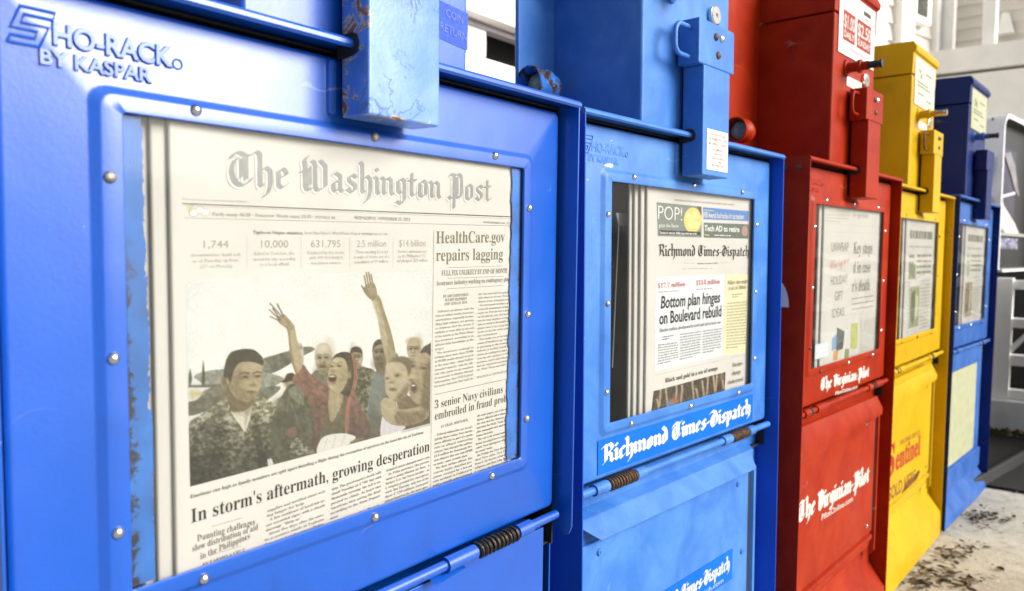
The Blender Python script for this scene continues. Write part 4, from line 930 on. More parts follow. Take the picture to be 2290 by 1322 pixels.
    cv.poly(z((1300, 740), (1370, 760), (1430, 800), (1490, 800), (1490, 860), (1440, 890), (1350, 900), (1290, 860)), (110, 88, 54))
    cv.poly(z((1198, 800), (1225, 765), (1290, 790), (1310, 835), (1400, 825), (1460, 810), (1480, 850), (1470, 890), (1400, 920), (1330, 932), (1262, 925), (1210, 880)), (168, 146, 104)); cv.poly(z((1290, 850), (1400, 850), (1470, 830), (1460, 890), (1380, 925), (1290, 925)), (128, 104, 66), 3)
    cv.ell(*z((1238, 830))[0], 12, 14, (188, 168, 126), 1, op=.6); cv.line(z((1288, 770), (1294, 820)), 1.6, (160, 196, 206))
    cv.poly(z((1222, 640), (1230, 570), (1262, 535), (1320, 525), (1365, 545), (1380, 620), (1372, 700), (1340, 760), (1285, 780), (1240, 760), (1224, 710)), (180, 158, 116)); cv.poly(z((1310, 735), (1350, 690), (1372, 680), (1362, 730), (1325, 775), (1280, 782)), (126, 102, 66), 4)
    cv.poly(z((1240, 560), (1270, 530), (1330, 522), (1372, 545), (1382, 620), (1360, 640), (1345, 580), (1300, 555)), (104, 86, 56), 2.2); cv.ell(*z((1262, 580))[0], 10, 9, (198, 178, 138), 1, op=.7)
    for x0, y0, r in ((1236, 652, 2.6), (1296, 634, 3.4)): cv.ell(*z((x0, y0))[0], r*2, r*1.3, (132, 108, 70), .7); cv.ell(*z((x0, y0))[0], r*.85, r*.6, (44, 36, 26), .6)
    cv.ell(*z((1262, 676))[0], 6, 3, (128, 100, 64), .8); cv.ell(*z((1270, 718))[0], 8, 3.2, (120, 76, 56), .5)
    cv.poly(z((1366, 655), (1378, 600), (1395, 545), (1425, 500), (1458, 475), (1492, 470), (1492, 825), (1450, 815), (1405, 800), (1376, 770), (1366, 735), (1372, 700), (1362, 678)), (160, 136, 94), 1)
    cv.poly(z((1452, 600), (1492, 570), (1492, 830), (1430, 812), (1440, 740)), (112, 90, 56), 5); cv.ell(*z((1420, 530))[0], 12, 9, (182, 160, 120), 1, op=.7)
    cv.poly(z((1432, 500), (1452, 465), (1480, 450), (1494, 446), (1494, 520), (1470, 500)), (54, 46, 32), 1.4)
    for x0, y0, r in ((1388, 578, 5), (1452, 590, 8)): cv.ell(*z((x0, y0))[0], r, 3.4, (104, 82, 50), .9, op=.8); cv.ell(*z((x0, y0+2))[0], r*.5, 1.4, (48, 38, 26), .7); cv.line(z((x0-14, y0-24), (x0+18, y0-22)), 2.2, (78, 62, 40), .7, 1)
    cv.ell(*z((1386, 648))[0], 8, 5, (182, 158, 118), .9); cv.ell(*z((1382, 662))[0], 7, 2.4, (108, 82, 52), .9, op=.8)
    cv.ell(*z((1396, 706))[0], 10, 14, (150, 112, 82), .6, -.1); cv.ell(*z((1393, 706))[0], 6.5, 11, (70, 44, 32), .4, -.1); cv.ell(*z((1390, 694))[0], 4.5, 2, (208, 198, 176), .5); cv.line(z((1425, 660), (1432, 730)), 2, (122, 96, 60), .5, 1.2)
    # print tone: halftone grain, folds in the cloth, darker towards the crowd's foot as printed
    n5 = vnoise(px*.8-py*.6, py*.5+px*.2, 5.5, 0); n6 = vnoise(px, py*1.3, 3.0, 2)
    dark_ = np.clip(1-cv.c.mean(1)/200, 0, 1)
    cv.c = cv.c*(1+((n5-.5)*.50+(n6-.5)*.30)[:, None]*dark_[:, None]); cv.c = cv.c*(1-np.clip((py-880)/220, 0, 1)*.22*(dark_ > .1))[:, None]
    cv.c = cv.c*(1+(n4-.5)[:, None]*.07); lum_ = cv.c.mean(1)[:, None]; cv.c = lum_*np.array([1.0, 1.0, .93])*.34+cv.c*.66
    cv.c = (np.array([34, 32, 20])+np.clip(cv.c, 0, 250)*.855)*np.array([.975, .985, 1.03])
    return cv.c
picture('printed_photograph', 1, Y1, P1, [(413, 625.5), (965.5, 602), (963, 947), (423.5, 1088)], 460, 380, crowd_photo, S1)

# ------------------------------------------------------------------ paper 2
Y2 = .0075
def q3(x, y): return (1340+x/4.131, 380+y/4.131)
def q4(x, y): return (1340+x/4.407, 650+y/4.407)
def qx(b, x, y, yy): return loc(b, x, y, yy)[0]
x2 = qx(2, 1446, 600, Y2)
P2, S2 = newspaper(2, 'newspaper with grey and blue teaser boxes on top, in the light blue box', 1446, 1686, Y2, .010, -.2600,
                   [(x2, 0, .003), (x2-.0075, .0033, .003), (x2-.0145, .0068, .003), (x2-.0195, .0102, .003)])
A2 = new_print('teasers', 2, Y2, P2, (90, 90, 80), S2)
A2.quad([q3(530, 298), q3(950, 340), q3(950, 625), q3(540, 612)], (122, 130, 120)); A2.quad([q3(962, 345), q3(1378, 382), q3(1374, 474), q3(966, 455)], (84, 128, 192)); A2.quad([q3(968, 487), q3(1378, 503), q3(1372, 636), q3(970, 626)], (98, 108, 98))
A2.quad([q3(868+82*math.cos(t), 465+118*math.sin(t)) for t in [k*math.pi/9 for k in range(18)]], (226, 200, 112), .00006)
for cx_, cy_, rr in ((830, 430, 26), (890, 420, 30), (860, 500, 34), (905, 505, 24)): A2.quad([q3(cx_+rr*math.cos(t), cy_+rr*1.3*math.sin(t)) for t in [k*math.pi/6 for k in range(12)]], (238, 218, 142), .0001)
A2.quad([q3(905, 336), q3(946, 340), q3(946, 430), q3(925, 380)], (112, 70, 52), .0001)
A2.quad([q3(555, 556), q3(940, 572), q3(940, 606), q3(555, 596)], (52, 52, 46), .00012)
W_ = (232, 232, 224)
TX2 = Print('teaser_lettering', 2, Y2-.00025, P2, W_, lambda x, z: S2(x, z)-.00025)
TX2.run('POP!', 's', q3(545, 455), q3(768, 472), 30, W_, -.012); TX2.run('goes the flavor', 's', q3(550, 528), q3(738, 534), 8.5); TX2.run('Sweet or savory, fluffy popovers are a hit', 'sb', q3(560, 590), q3(905, 600), 5.2)
TX2.run('REB Awards fund studies for top teachers', 's', q3(967, 440), q3(1330, 456), 12, W_, .01); TX2.run('Tech AD to retire', 'sb', q3(975, 563), q3(1290, 574), 12)
TX2.greek(q3(968, 360), q3(1120, 375), q3(968, 380), q3(1120, 390), 1, (206, 206, 90)); TX2.greek(q3(975, 590), q3(1050, 592), q3(975, 612), q3(1050, 614), 1, (222, 216, 80)); TX2.greek(q3(1060, 594), q3(1310, 602), q3(1060, 612), q3(1310, 622), 1)
TX2.quad([q3(1340+30*math.cos(t), 565+50*math.sin(t)) for t in [k*math.pi/6 for k in range(12)]], (170, 140, 124))
N2 = new_print('masthead', 2, Y2, P2, (52, 48, 38), S2)
N2.run('Richmond Times-Dispatch', 'bl', q3(545, 800), q3(1378, 800), 27, (50, 46, 36), .1)
N2.run('INFORMING MORE THAN 447,000 READERS IN PRINT AND ONLINE', 's', q3(700, 287), q3(1240, 331), 4, (120, 116, 104)); N2.run('Wednesday, November 13, 2013', 'rb', q3(908, 872), q3(1096, 868), 3.2, (90, 88, 78))
for a_, b_ in (((780, 862), (890, 860)), ((1110, 858), (1200, 855))): N2.rule(q3(*a_), q3(*b_), .5, (150, 148, 140))
N2.greek(q3(760, 905), q3(1225, 898), q3(760, 925), q3(1225, 915), 1, (178, 176, 166))
K2 = new_print('tint_panels', 2, Y2, P2, (206, 214, 220), S2)
K2.quad([q3(518, 990), q3(1165, 966), q4(1220, 640), q4(540, 800)], (212, 217, 218)); K2.quad([q3(1168, 966), q3(1378, 960), q4(1440, 612), q4(1224, 640)], (222, 217, 176))
L2_ = Print('headline', 2, Y2-.0002, P2, (40, 36, 28), lambda x, z: S2(x, z)-.0002)
L2_.run('$17.7 million', 'rb', q3(540, 1092), q3(798, 1074), 10.5, (190, 78, 48)); L2_.run('$13.6 million', 'rb', q3(900, 1065), q3(1115, 1050), 10.5, (190, 78, 48))
L2_.run('Bottom plan hinges', 'sb', q4(603, 176), q4(1192, 116), 26, (44, 38, 28), 0, .12); L2_.run('on Boulevard rebuild', 'sb', q4(588, 333), q4(1207, 252), 26, (44, 38, 28))
L2_.run('Shockoe stadium development by itself could fail to break even', 'bi', q4(588, 410), q4(1200, 325), 8, (130, 128, 116)); L2_.run('Black and gold in a sea of orange', 'rb', q4(645, 908), q4(1172, 782), 10, (70, 62, 46))
L2_.run("Wilder's slave project", 'rb', q3(1186, 1062), q3(1370, 1045), 9.5, (146, 140, 112)); L2_.run('is mix for Bottom', 'rb', q3(1196, 1112), q3(1352, 1098), 9.5, (146, 140, 112))
for s_, a_, b_ in (('Doctors', (1316, 757), (1414, 732)), ('change', (1310, 838), (1398, 815)), ('cholesterol', (1268, 928), (1420, 888)), ('guidelines', (1275, 1010), (1400, 975))): L2_.run(s_, 'rb', q4(*a_), q4(*b_), 9.5, (128, 122, 100))
L2_.greek(q3(540, 1120), q3(865, 1098), q3(540, 1140), q3(865, 1118), 1, (160, 160, 156)); L2_.greek(q3(898, 1095), q3(1140, 1078), q3(898, 1115), q3(1140, 1098), 1, (160, 160, 156))
L2_.greek(q4(618, 445), q4(735, 430), q4(612, 495), q4(735, 475), 2, (110, 108, 100)); L2_.greek(q4(1310, 30), q4(1410, 20), q4(1310, 75), q4(1410, 62), 2, (140, 134, 108))
gc = (142, 142, 136)
L2_.greek(q4(575, 525), q4(775, 500), q4(568, 735), q4(778, 690), 8, gc); L2_.greek(q4(793, 420), q4(1010, 390), q4(790, 690), q4(1000, 645), 10, gc); L2_.greek(q4(1022, 388), q4(1213, 362), q4(1018, 625), q4(1205, 590), 9, gc)
L2_.greek(q4(1262, 115), q4(1452, 95), q4(1250, 580), q4(1442, 560), 16, (170, 164, 128))
L2_.rule(q4(535, 835), q4(1275, 665), .5, (160, 156, 140)); L2_.rule(q4(1300, 655), q4(1440, 630), .5, (160, 156, 140))
def hands_photo(px, py):
    cv = Canvas(px, py); n1 = vnoise(px, py, 4, 0); n2 = vnoise(px, py, 2, 1)
    cv.c = np.array([78, 68, 54])*(.7+.6*n1[:, None])
    def h(*p): return [q4(x, y) for x, y in p]
    for x, y, l, s_ in ((570, 1130, 70, 1), (600, 1050, 90, -1), (655, 1050, 100, 1), (760, 1010, 90, -1), (815, 1010, 90, -1), (920, 990, 110, 1), (960, 1010, 50, 1), (1020, 960, 80, 1), (1075, 940, 100, -1), (1130, 900, 100, 1), (1165, 890, 90, -1), (1215, 880, 80, 1)):
        cv.line(h((x, y-l*.5), (x+s_*14, y+l)), 4.2, (172, 150, 118)); 
        for k in (-1, 0, 1): cv.line(h((x, y-l*.4), (x+k*9-4, y-l*.9)), 1.6, (184, 162, 130))
    cv.poly(h((830, 1110), (920, 1075), (1050, 1045), (1060, 1055), (960, 1085), (850, 1125)), (204, 126, 50)); cv.ell(*q4(740, 1100), 9, 10, (150, 126, 96), .4); cv.ell(*q4(735, 1080), 9, 4, (176, 90, 60), .6); cv.ell(*q4(1210, 850), 6, 7, (120, 100, 78), .4); cv.ell(*q4(690, 1120), 7, 9, (110, 134, 160), .5); cv.ell(*q4(760, 1140), 16, 4, (196, 150, 60), .5)
    cv.c = cv.c*(.85+.3*n2[:, None]); return cv.c
picture('crowd_photograph', 2, Y2, P2, [q4(530, 990), q4(1250, 802), q4(1235, 1090), q4(500, 1260)], 120, 60, hands_photo, S2)

# wire/plastic paper holder inside box 2
a = MB(); pts = [loc(2, *q3(*p), .03) for p in ((158, 398), (288, 403), (325, 520), (180, 515))]; pts2 = [loc(2, *q3(*p), .03) for p in ((186, 520), (322, 522), (300, 1500), (140, 1500))]
a.add([tuple(p) for p in pts], [(0, 1, 2, 3)]); a.add([(p[0], p[1]+.001, p[2]) for p in pts], [(0, 1, 2, 3)])
a.tube([tuple(pts[3]), (pts[3][0]-.004, .034, -.20)], .0008, 6); a.tube([tuple(pts[2]), (pts[2][0]-.004, .034, -.20)], .0008, 6)
a.build('paper_holder', plain('clear_plastic_bracket', (.30, .31, .32), .3), BX[2])

# lettering on box 2
MB().box(-.0168, .3472, .0030, .0039, -.3008, -.2658).build('name_strip', paint('strip_blue', (.014, .13, .52), rough=.4, coat=0, peel=.1), BX[2])
ST = Print('name_lettering', 2, .0029, BX[2], (232, 236, 238)); ST.runl('Richmond Times-Dispatch', 'bl', (-.0090, -.2912), (.3400, -.2912), .0195, (232, 236, 238), .75)
MB().box(.0600, .2880, .0004, .0010, -.5048, -.4640).build('lower_sticker', paint('strip_blue2', (.014, .13, .52), rough=.4, coat=0, peel=.1), BX[2])
ST2 = Print('sticker_lettering', 2, .0003, BX[2], (220, 228, 236)); ST2.runl('Richmond Times-Dispatch', 'bl', (.0680, -.4890), (.2800, -.4890), .0175, (220, 228, 236), .75); ST2.runl('inRich.com', 's', (.190, -.5010), (.262, -.5010), .0058, (206, 218, 232))
MB().box(.1462, .1972, -.0280, -.0274, .0225, .0682).build('service_label', M['white'], BX[2])
SL = Print('label_text', 2, -.0281, BX[2], (196, 96, 84))
for s_, z_, w_ in (('PLEASE REPORT ANY', .0615, .040), ('PROBLEMS WITH THIS', .0562, .044), ('MACHINE BY CALLING', .0510, .044), ('RICHMOND', .0445, .022), ('644-4181', .0400, .020), ('Outside Richmond', .0352, .036), ('TOLL FREE', .0310, .022), ('1-800-468-3382', .0268, .034)):
    SL.runl(s_, 's', (.1717-w_/2, z_), (.1717+w_/2, z_), .0031, (196, 96, 84), .006)

# flakes of missing paint (white primer) on box 2 door
CH = Print('paint_chip', 2, .0039, BX[2], (214, 212, 204)); random.seed(5)
for px_, py_, r_ in ((1362, 369, 8), (1352, 335, 2.6), (1356, 341, 2), (1367, 315, 2), (1338, 320, 2), (1426, 395, 2.2), (1478, 929, 3), (1507, 918, 4), (1314, 402, 2)):
    k_ = 10; CH.quad([(px_+r_*1.3*math.cos(2*math.pi*i/k_)*random.uniform(.5, 1.2), py_+r_*.8*math.sin(2*math.pi*i/k_)*random.uniform(.5, 1.2)) for i in range(k_)])

# coin return label on tower of box 1
CR = Print('coin_return_label', 1, .0033, BX[1], (150, 162, 214))
ax, az = .2345, .1080
CR.poly([(.2320, .0870), (.2648, .0840), (.2648, .1120), (.2320, .1145)], (70, 104, 214))
CR2 = Print('label_text', 1, .0030, BX[1], (206, 212, 244)); CR2.runl('COIN', 's', (.2400, .1045), (.2590, .1028), .0052, (120, 142, 226), .01); CR2.runl('RETURN', 's', (.2340, .0935), (.2635, .0905), .0056, (120, 142, 226), .01)

# ------------------------------------------------------------------ paper 3 and red box lettering
Y3 = .0075
def q6(x, y): return (1720+x/3.888, 420+y/3.888)
x3 = qx(3, 1720+462/3.888, 620, Y3)
P3, S3 = newspaper(3, 'newspaper with a holiday gift headline, seen through the red box window', 1838, 1975, Y3, .010, -.2600, [(x3, 0, .0035), (x3-.011, .0036, .0035)])
F3 = new_print('headline', 3, Y3, P3, (110, 110, 96), S3)
for s_, k_, a_, b_, h_, c_ in (('UNWRAP', 's', (540, 556), (692, 552), 20, (122, 122, 108)), ('Unique', 'sc', (516, 720), (700, 650), 24, (206, 150, 132)), ('HOLIDAY', 's', (533, 850), (682, 828), 19, (122, 122, 108)), ('GIFT', 's', (568, 982), (640, 972), 19, (122, 122, 108)), ('IDEAS', 's', (543, 1132), (652, 1114), 19, (122, 122, 108)),
                               ('Key steps', 'rb', (735, 574), (893, 570), 26, (104, 104, 84)), ("d in case", 'rb', (733, 742), (878, 734), 26, (104, 104, 84)), ("r's death", 'rb', (724, 905), (872, 890), 26, (104, 104, 84)), ('e-print', 'rb', (735, 255), (860, 265), 12, (160, 160, 140))):
    F3.run(s_, k_, q6(*a_), q6(*b_), h_, c_)
for y_ in (965, 1010, 1055): F3.rule(q6(722, y_), q6(910, y_-30), 1.6, (120, 118, 100))
F3.rule(q6(500, 310), q6(980, 340), .8, (190, 188, 172)); F3.rule(q6(500, 380), q6(980, 400), .8, (190, 188, 172))
F3.quad([q6(715, 1185), q6(775, 1175), q6(770, 1400), q6(708, 1400)], (180, 186, 104)); F3.quad([q6(588, 1215), q6(658, 1250), q6(640, 1400), q6(580, 1420)], (86, 92, 84)); F3.quad([q6(545, 1310), q6(585, 1270), q6(580, 1400), q6(540, 1420)], (124, 158, 196)); F3.quad([q6(660, 1400), q6(700, 1400), q6(690, 1500), q6(650, 1510)], (140, 150, 90)); F3.greek(q6(790, 1160), q6(930, 1120), q6(780, 1500), q6(920, 1440), 18, (170, 170, 150))
F3.greek(q6(490, 190), q6(700, 190), q6(490, 300), q6(700, 320), 4, (186, 186, 170)); F3.quad([q6(560, 1420), q6(600, 1415), q6(590, 1500), q6(550, 1500)], (206, 150, 84))
SW = Print('window_sticker', 3, .0022, BX[3], (220, 226, 226)); SW.quad([(1823, 771), (1854, 763), (1853, 796), (1822, 805)], (196, 206, 206)); SW2 = Print('sticker_text', 3, .0020, BX[3], (236, 240, 240))
for i_ in range(3): SW2.rule((1826, 776+i_*9), (1850, 770+i_*9), 3, (240, 243, 243))
V1 = Print('name_lettering', 3, .0039, BX[3], (228, 222, 210)); V1.run('The Virginian-Pilot', 'bl', (1835, 874), (1943, 842), 27, (230, 226, 216), .9); V1.run('PilotOnline.com', 'sb', (1868, 884), (1917, 868), 7.5, (230, 220, 208))
V2 = Print('sticker_lettering', 3, .0011, BX[3], (228, 222, 210)); V2.run('The Virginian-Pilot', 'bl', (1784, 1170), (1943, 1078), 44, (230, 226, 216), .9); V2.run('PilotOnline.com', 'sb', (1837, 1164), (1907, 1120), 12, (226, 206, 196))
# price card red
def card3():
    PC = Print('price_text', 3, .0016, BX[3], (188, 62, 44))
    for x0, x1, t1, t2 in ((.0905, .1470, '$1.00', 'DAILY'), (.1560, .2280, '$2.50', 'SUNDAY')):
        PC.poly([(x0, .2600), (x1, .2600), (x1, .3060), (x0, .3060)], (176, 60, 44))
    PD = Print('price_text', 3, .0013, BX[3], (232, 226, 216))
    for x0, x1, t1, t2 in ((.0905, .1470, '$1.00', 'DAILY'), (.1560, .2280, '$2.50', 'SUNDAY')):
        PD.runl(t1, 's', (x0+.003, .2800), (x1-.003, .2800), .0190, (232, 226, 216), .015); PD.runl(t2, 's', (x0+.004, .2650), (x1-.004, .2650), .0095, (232, 226, 216), .02)
    PD.poly([(.186, .3180), (.222, .3180), (.222, .3250), (.186, .3250)], (84, 88, 78))
    for z_ in (.3120,): PD.poly([(.192, z_), (.216, z_), (.216, z_+.002), (.192, z_+.002)], (150, 120, 110))
    PD.poly([(.12, .2500), (.19, .2500), (.19, .2520), (.12, .2520)], (190, 150, 140))
card3()
for b, c0_, ct in ((3, .1181, M['white']), (4, .1181, M['white'])):
    MB().box(c0_, .1900, .0020, .0032, .1930, .2080).build('instruction_label', ct, BX[b])
    IL = Print('label_text', b, .0019, BX[b], (160, 160, 160))
    for i_ in range(3): IL.poly([(.124, .2045-i_*.004), (.184, .2045-i_*.004), (.184, .2030-i_*.004), (.124, .2030-i_*.004)], (150, 152, 150))
for b in (4, 5):
    IL = Print('card_text', b, .0016, BX[b], (120, 124, 100)); random.seed(b)
    IL.runl('75¢' if b == 4 else '50¢', 'rb', (.10, .296), (.135, .296), .016, (110, 112, 92)); 
    for z_, x0, x1 in ((.310, .16, .22), (.285, .09, .19), (.278, .09, .21), (.262, .10, .15), (.255, .17, .22)): IL.poly([(x0, z_), (x1, z_), (x1, z_+.0035), (x0, z_+.0035)], (140, 144, 120))
# yellow box lettering
E4 = Print('name_lettering', 4, .0011, BX[4], (190, 62, 20)); E4.runl('S', 'rb', (-.040, -.5260), (.026, -.5270), .062, (186, 50, 18), .02); E4.runl('entinel', 'rb', (.034, -.5250), (.2440, -.5320), .044, (186, 50, 18), .02); E4.runl('SOLD HERE', 's', (-.012, -.5800), (.2080, -.5870), .026, (150, 96, 10), .02); E4.runl('VIRGINIA BEACH', 'sb', (.06, -.478), (.235, -.484), .010, (170, 116, 14))
G4 = Print('worn_scrape', 4, .0011, BX[4], (92, 60, 14)); G4.poly([(.09, -.5885), (.12, -.575), (.20, -.573), (.24, -.568), (.25, -.576), (.22, -.586), (.15, -.5885)], (84, 56, 16))
# papers 4, 5
Y4 = .0085
def page(b, label, seed, pic, pl, pr, d=.012):
    xl = qx(b, pl, 600, Y4)
    P, S = newspaper(b, label, pl, pr, Y4, .010, -.2600, [(xl, 0, .0035), (xl-d, .0036, .0035)])
    random.seed(seed); K = new_print('page_print', b, Y4, P, (160, 164, 140), S); c = (166, 168, 146)
    def g(x0, x1, z0, z1, n, col=c, hf=.45):
        for i in range(n):
            u = x0
            while u < x1-.004:
                wv = min(random.uniform(.012, .05), x1-u); t = z0+(z1-z0)*(i+.2)/n; K.poly([(u, t), (u+wv, t), (u+wv, t+(z1-z0)/n*hf), (u, t+(z1-z0)/n*hf)], col); u += wv+.005
    g(xl+.03, .31, -.045, -.020, 1, (120, 122, 102), .7)
    g(xl+.03, .31, -.062, -.052, 1); g(xl+.03, .16, -.10, -.070, 2, (130, 132, 108)); g(.18, .31, -.12, -.070, 4, (136, 138, 112))
    g(xl+.03, .12, -.245, -.130, 14); g(.225, .31, -.245, -.130, 14)
    K.poly([(.125, -.145), (.215, -.145), (.215, -.235), (.125, -.235)], pic); K.poly([(.14, -.16), (.17, -.15), (.185, -.2), (.16, -.23), (.135, -.21)], tuple(int(k*.7) for k in pic), .00005); K.poly([(.18, -.16), (.205, -.17), (.2, -.21), (.175, -.22)], tuple(min(255, int(k*1.3)) for k in pic), .00005)
    K.poly([(xl+.03, -.095), (.17, -.095), (.17, -.128), (xl+.03, -.128)], (140, 146, 110) if b == 4 else (176, 176, 150))
    return P
page(4, 'newspaper behind the scratched window of the yellow box', 4, (152, 158, 122), 2024, 2096)
page(5, 'newspaper behind the window of the dark blue box at the end of the row', 9, (150, 138, 108), 2156, 2208)
# decals on the left side of the red box, small screws on its collar
DC = MB(); cx_, cz_ = -.0648, -.151
DC.add([(XL-.0008, .0330+.0215*math.sin(math.radians(t)), -.152+.040*math.cos(math.radians(t))) for t in range(-90, 91, 15)]+[(XL-.0008, .0330, -.152)], [tuple(range(14))])
DC.build('white_decal', M['white'], BX[3])
a = MB(); 
for y_, z_ in ((.0035, .050), (.024, .0495)): a.lathe((XL, y_, z_), (-1, 0, 0), [(-.0005, .0042), (.0012, .004), (.0024, .002), (.0026, 0)], 12)
a.build('side_bolt', M['rust'], BX[3], smooth=True)
flush_prints()

# ------------------------------------------------------------------ ground and surroundings
GZ = -.772
def ground_mat():
    a = N('pale_concrete')
    c = a.mix(a.ramp(a.noise(3.2, 8, .7), .38, .64), (.36, .33, .265), (.56, .53, .45))
    c = a.mix(a.ramp(a.noise(26, 9, .8), .50, .72), c, (.26, .23, .17))
    c = a.mix(a.math('MULTIPLY', a.ramp(a.noise(6, 8, .7, dist=1), .60, .72), .8), c, (.16, .13, .08))
    c = a.mix(a.ramp(a.noise(160, 4), .58, .72), c, (.66, .62, .53))
    a.set('Base Color', c); a.set('Roughness', .9); a.set('Specular IOR Level', .2)
    a.l(a.bump(a.noise(60, 8, .7), .6, .004), a.b.inputs['Normal']); return a.m
g = MB(); n = 60
def gh(x, y): return GZ+.011*max(0, min(1, (x-1.95)/.35))*(1 if x < 8 else 1)
xs = [-150, -40, -10, -4, -2]+[-1+k*.2 for k in range(40)]+[7.5, 9, 15, 40, 150]; ys = [-150, -40, -10, -4]+[-2+k*.2 for k in range(26)]+[4, 8, 20, 60, 150]
g.add([(x, y, gh(x, y)+(random.uniform(-.002, .002) if abs(y) < 3 and -1 < x < 7 else 0)) for y in ys for x in xs], [(j*len(xs)+i, j*len(xs)+i+1, (j+1)*len(xs)+i+1, (j+1)*len(xs)+i) for j in range(len(ys)-1) for i in range(len(xs)-1)])
structure(g.build('ground', ground_mat(), smooth=True))

# leaf litter
random.seed(11)
lm = []
for c_ in ((.10, .055, .02), (.05, .032, .015), (.13, .08, .035), (.02, .014, .008)): lm.append(plain('dry_leaf', c_, .8, var=.3, scale=200))
lf = MB(); mi = []
spots = [(wpt(px_, py_, 2, GZ+.01), r, k) for px_, py_, r, k in ((2195, 1155, .05, 60), (2232, 1165, .09, 34), (2130, 1235, .05, 44), (2110, 1280, .07, 60), (2150, 1290, .05, 30), (2175, 1215, .04, 12), (2270, 1060, .14, 70), (2215, 1000, .1, 0), (2060, 1300, .05, 34), (2240, 1265, .02, 6), (2280, 1090, .06, 20))]
for p, r, k in spots:
    for i in range(k):
        x = p[0]+random.gauss(0, r*.6); y = p[1]+random.gauss(0, r*.45); z_ = gh(x, y)+.002+random.random()*.006; s_ = random.uniform(.004, .012); an = random.uniform(0, 6.28); tl = random.uniform(-.5, .5)
        q = []
        for uu, vv in ((-1, 0), (-.4, .4), (.3, .35), (1, 0), (.3, -.35), (-.4, -.4)):
            X = uu*s_*math.cos(an)-vv*s_*math.sin(an); Y = uu*s_*math.sin(an)+vv*s_*math.cos(an); q.append((x+X, y+Y, z_+tl*vv*s_+.003*abs(vv)))
        lf.add(q, [(0, 1, 2, 3), (0, 3, 4, 5)]); c_ = random.choice((0, 1, 1, 2, 3)); mi += [c_, c_]
lf.c = mi; structure(lf.build('leaf_litter', lm, recalc=False), 'stuff', 'dry brown leaves and debris scattered on the pale concrete beside the boxes', 'leaves')

# dark mat with metal edging
p0 = wpt(2205, 1085, 2, GZ+.02); p1 = wpt(2290, 1035, 2, GZ+.02)
d_ = (p1-p0)/np.linalg.norm(p1-p0); 
zt_ = gh(3, 0)+.004
mt = MB().box(2.45, 3.22, -.9, 1.2, zt_-.003, zt_+.006); o = mt.build('rubber_mat', plain('dark_mat', (.009, .008, .007), .9, var=.4, scale=18, bump=.3)); tag(o, 'dark flat mat on the ground between the dark blue box and the white curb', 'mat')
e = MB(); q0 = p0-d_*.1; q1 = p0+d_*1.2; nrm_ = np.array([-d_[1], d_[0], 0])
e.add([tuple(q0), tuple(q1), tuple(q1+nrm_*.012), tuple(q0+nrm_*.012)]+[tuple(v+np.array([0, 0, .035])) for v in (q0, q1, q1+nrm_*.012, q0+nrm_*.012)], [(0, 1, 5, 4), (1, 2, 6, 5), (2, 3, 7, 6), (3, 0, 4, 7), (4, 5, 6, 7)])
tag(e.build('edging_strip', plain('grey_edging', (.03, .03, .03), .6), bevel=.002), 'low grey metal edging strip along the dark mat in front of the display rack', 'edging')
# black base platform seen past the strip stays the mat itself

# white porch base with open frame (faces along the row)
PXX = 3.28
def pp(px, py): q = wpt(px, py, 0, PXX); return q[1], q[2]
FR = thing('porch_frame', 'white painted wooden frame with dark openings standing on the white curb', 'porch frame')
def plank(par, name, y0, y1, z0, z1, x0=PXX, x1=PXX+.04, mat=None, bev=.002): return MB().box(x0, x1, y0, y1, z0, z1).build(name, mat or M['wood'], par, bev)
yl, _ = pp(2224, 750); yr, _ = pp(2261, 750); zt = lambda py: pp(2265, py)[1]
y_end = -1.6
plank(FR, 'post', yr, yl, zt(893), zt(622), PXX-.01)
plank(FR, 'post', yr-.62, yr-.62+(yl-yr), zt(893), zt(622), PXX-.01)
plank(FR, 'post', yl+.55, yl+.65, zt(893), zt(622), PXX-.01)
for a_, b_ in ((627, 647), (712, 733), (794, 818), (872, 893)): plank(FR, 'rail', y_end, 2.0, zt(b_), zt(a_))
br = MB(); q = [pp(2258, 775), pp(2300, 738), pp(2300, 752), pp(2262, 790)]; br.add([(PXX+.005, y, z) for y, z in q]+[(PXX+.03, y, z) for y, z in q], [(0, 1, 2, 3), (7, 6, 5, 4), (0, 4, 5, 1), (1, 5, 6, 2), (2, 6, 7, 3), (3, 7, 4, 0)]); br.build('brace', M['wood'], FR)
MB().box(PXX+.35, PXX+.37, y_end, 2.0, GZ, zt(600)).build('shade_backing', M['dark'], FR)  # near-black sheet painted as the shade under the deck
cb = MB().box(PXX-.04, PXX+.12, y_end, 2.2, GZ-.01, zt(894)).build('curb', plain('white_stone', (.88, .86, .80), .7, var=.12, scale=9, bump=.2), bevel=.006); tag(cb, 'low white curb under the white porch frame, mossy at its foot', 'curb')
ms = MB(); mi = []
for i in range(260):
    y = random.uniform(-.9, .3); z_ = GZ+.022+abs(random.gauss(0, .012)); s_ = random.uniform(.006, .018); x = PXX-.045-random.random()*.03
    ms.add([(x, y-s_, z_), (x-.01, y, z_-s_*.6), (x, y+s_, z_), (x+.004, y, z_+s_)], [(0, 1, 2, 3)]); mi.append(random.choice((0, 0, 1)))
ms.c = mi; structure(ms.build('moss', [plain('moss_green', (.05, .06, .02), .9), plain('orange_leaf', (.30, .15, .05), .8)], recalc=False), 'stuff', 'moss and leaf scraps along the foot of the white curb', 'moss')

# display rack (white moulded shell with black front) beyond the last box
RX = 2.66
def rp(px, py, x=RX): q = wpt(px, py, 0, x); return q[1], q[2]
RK = thing('display_rack', 'white moulded rack with rounded black front and poster, right of the dark blue box', 'display rack')
yA, zA = rp(2212, 243); yB, _ = rp(2243, 300); _, zB = rp(2243, 606)
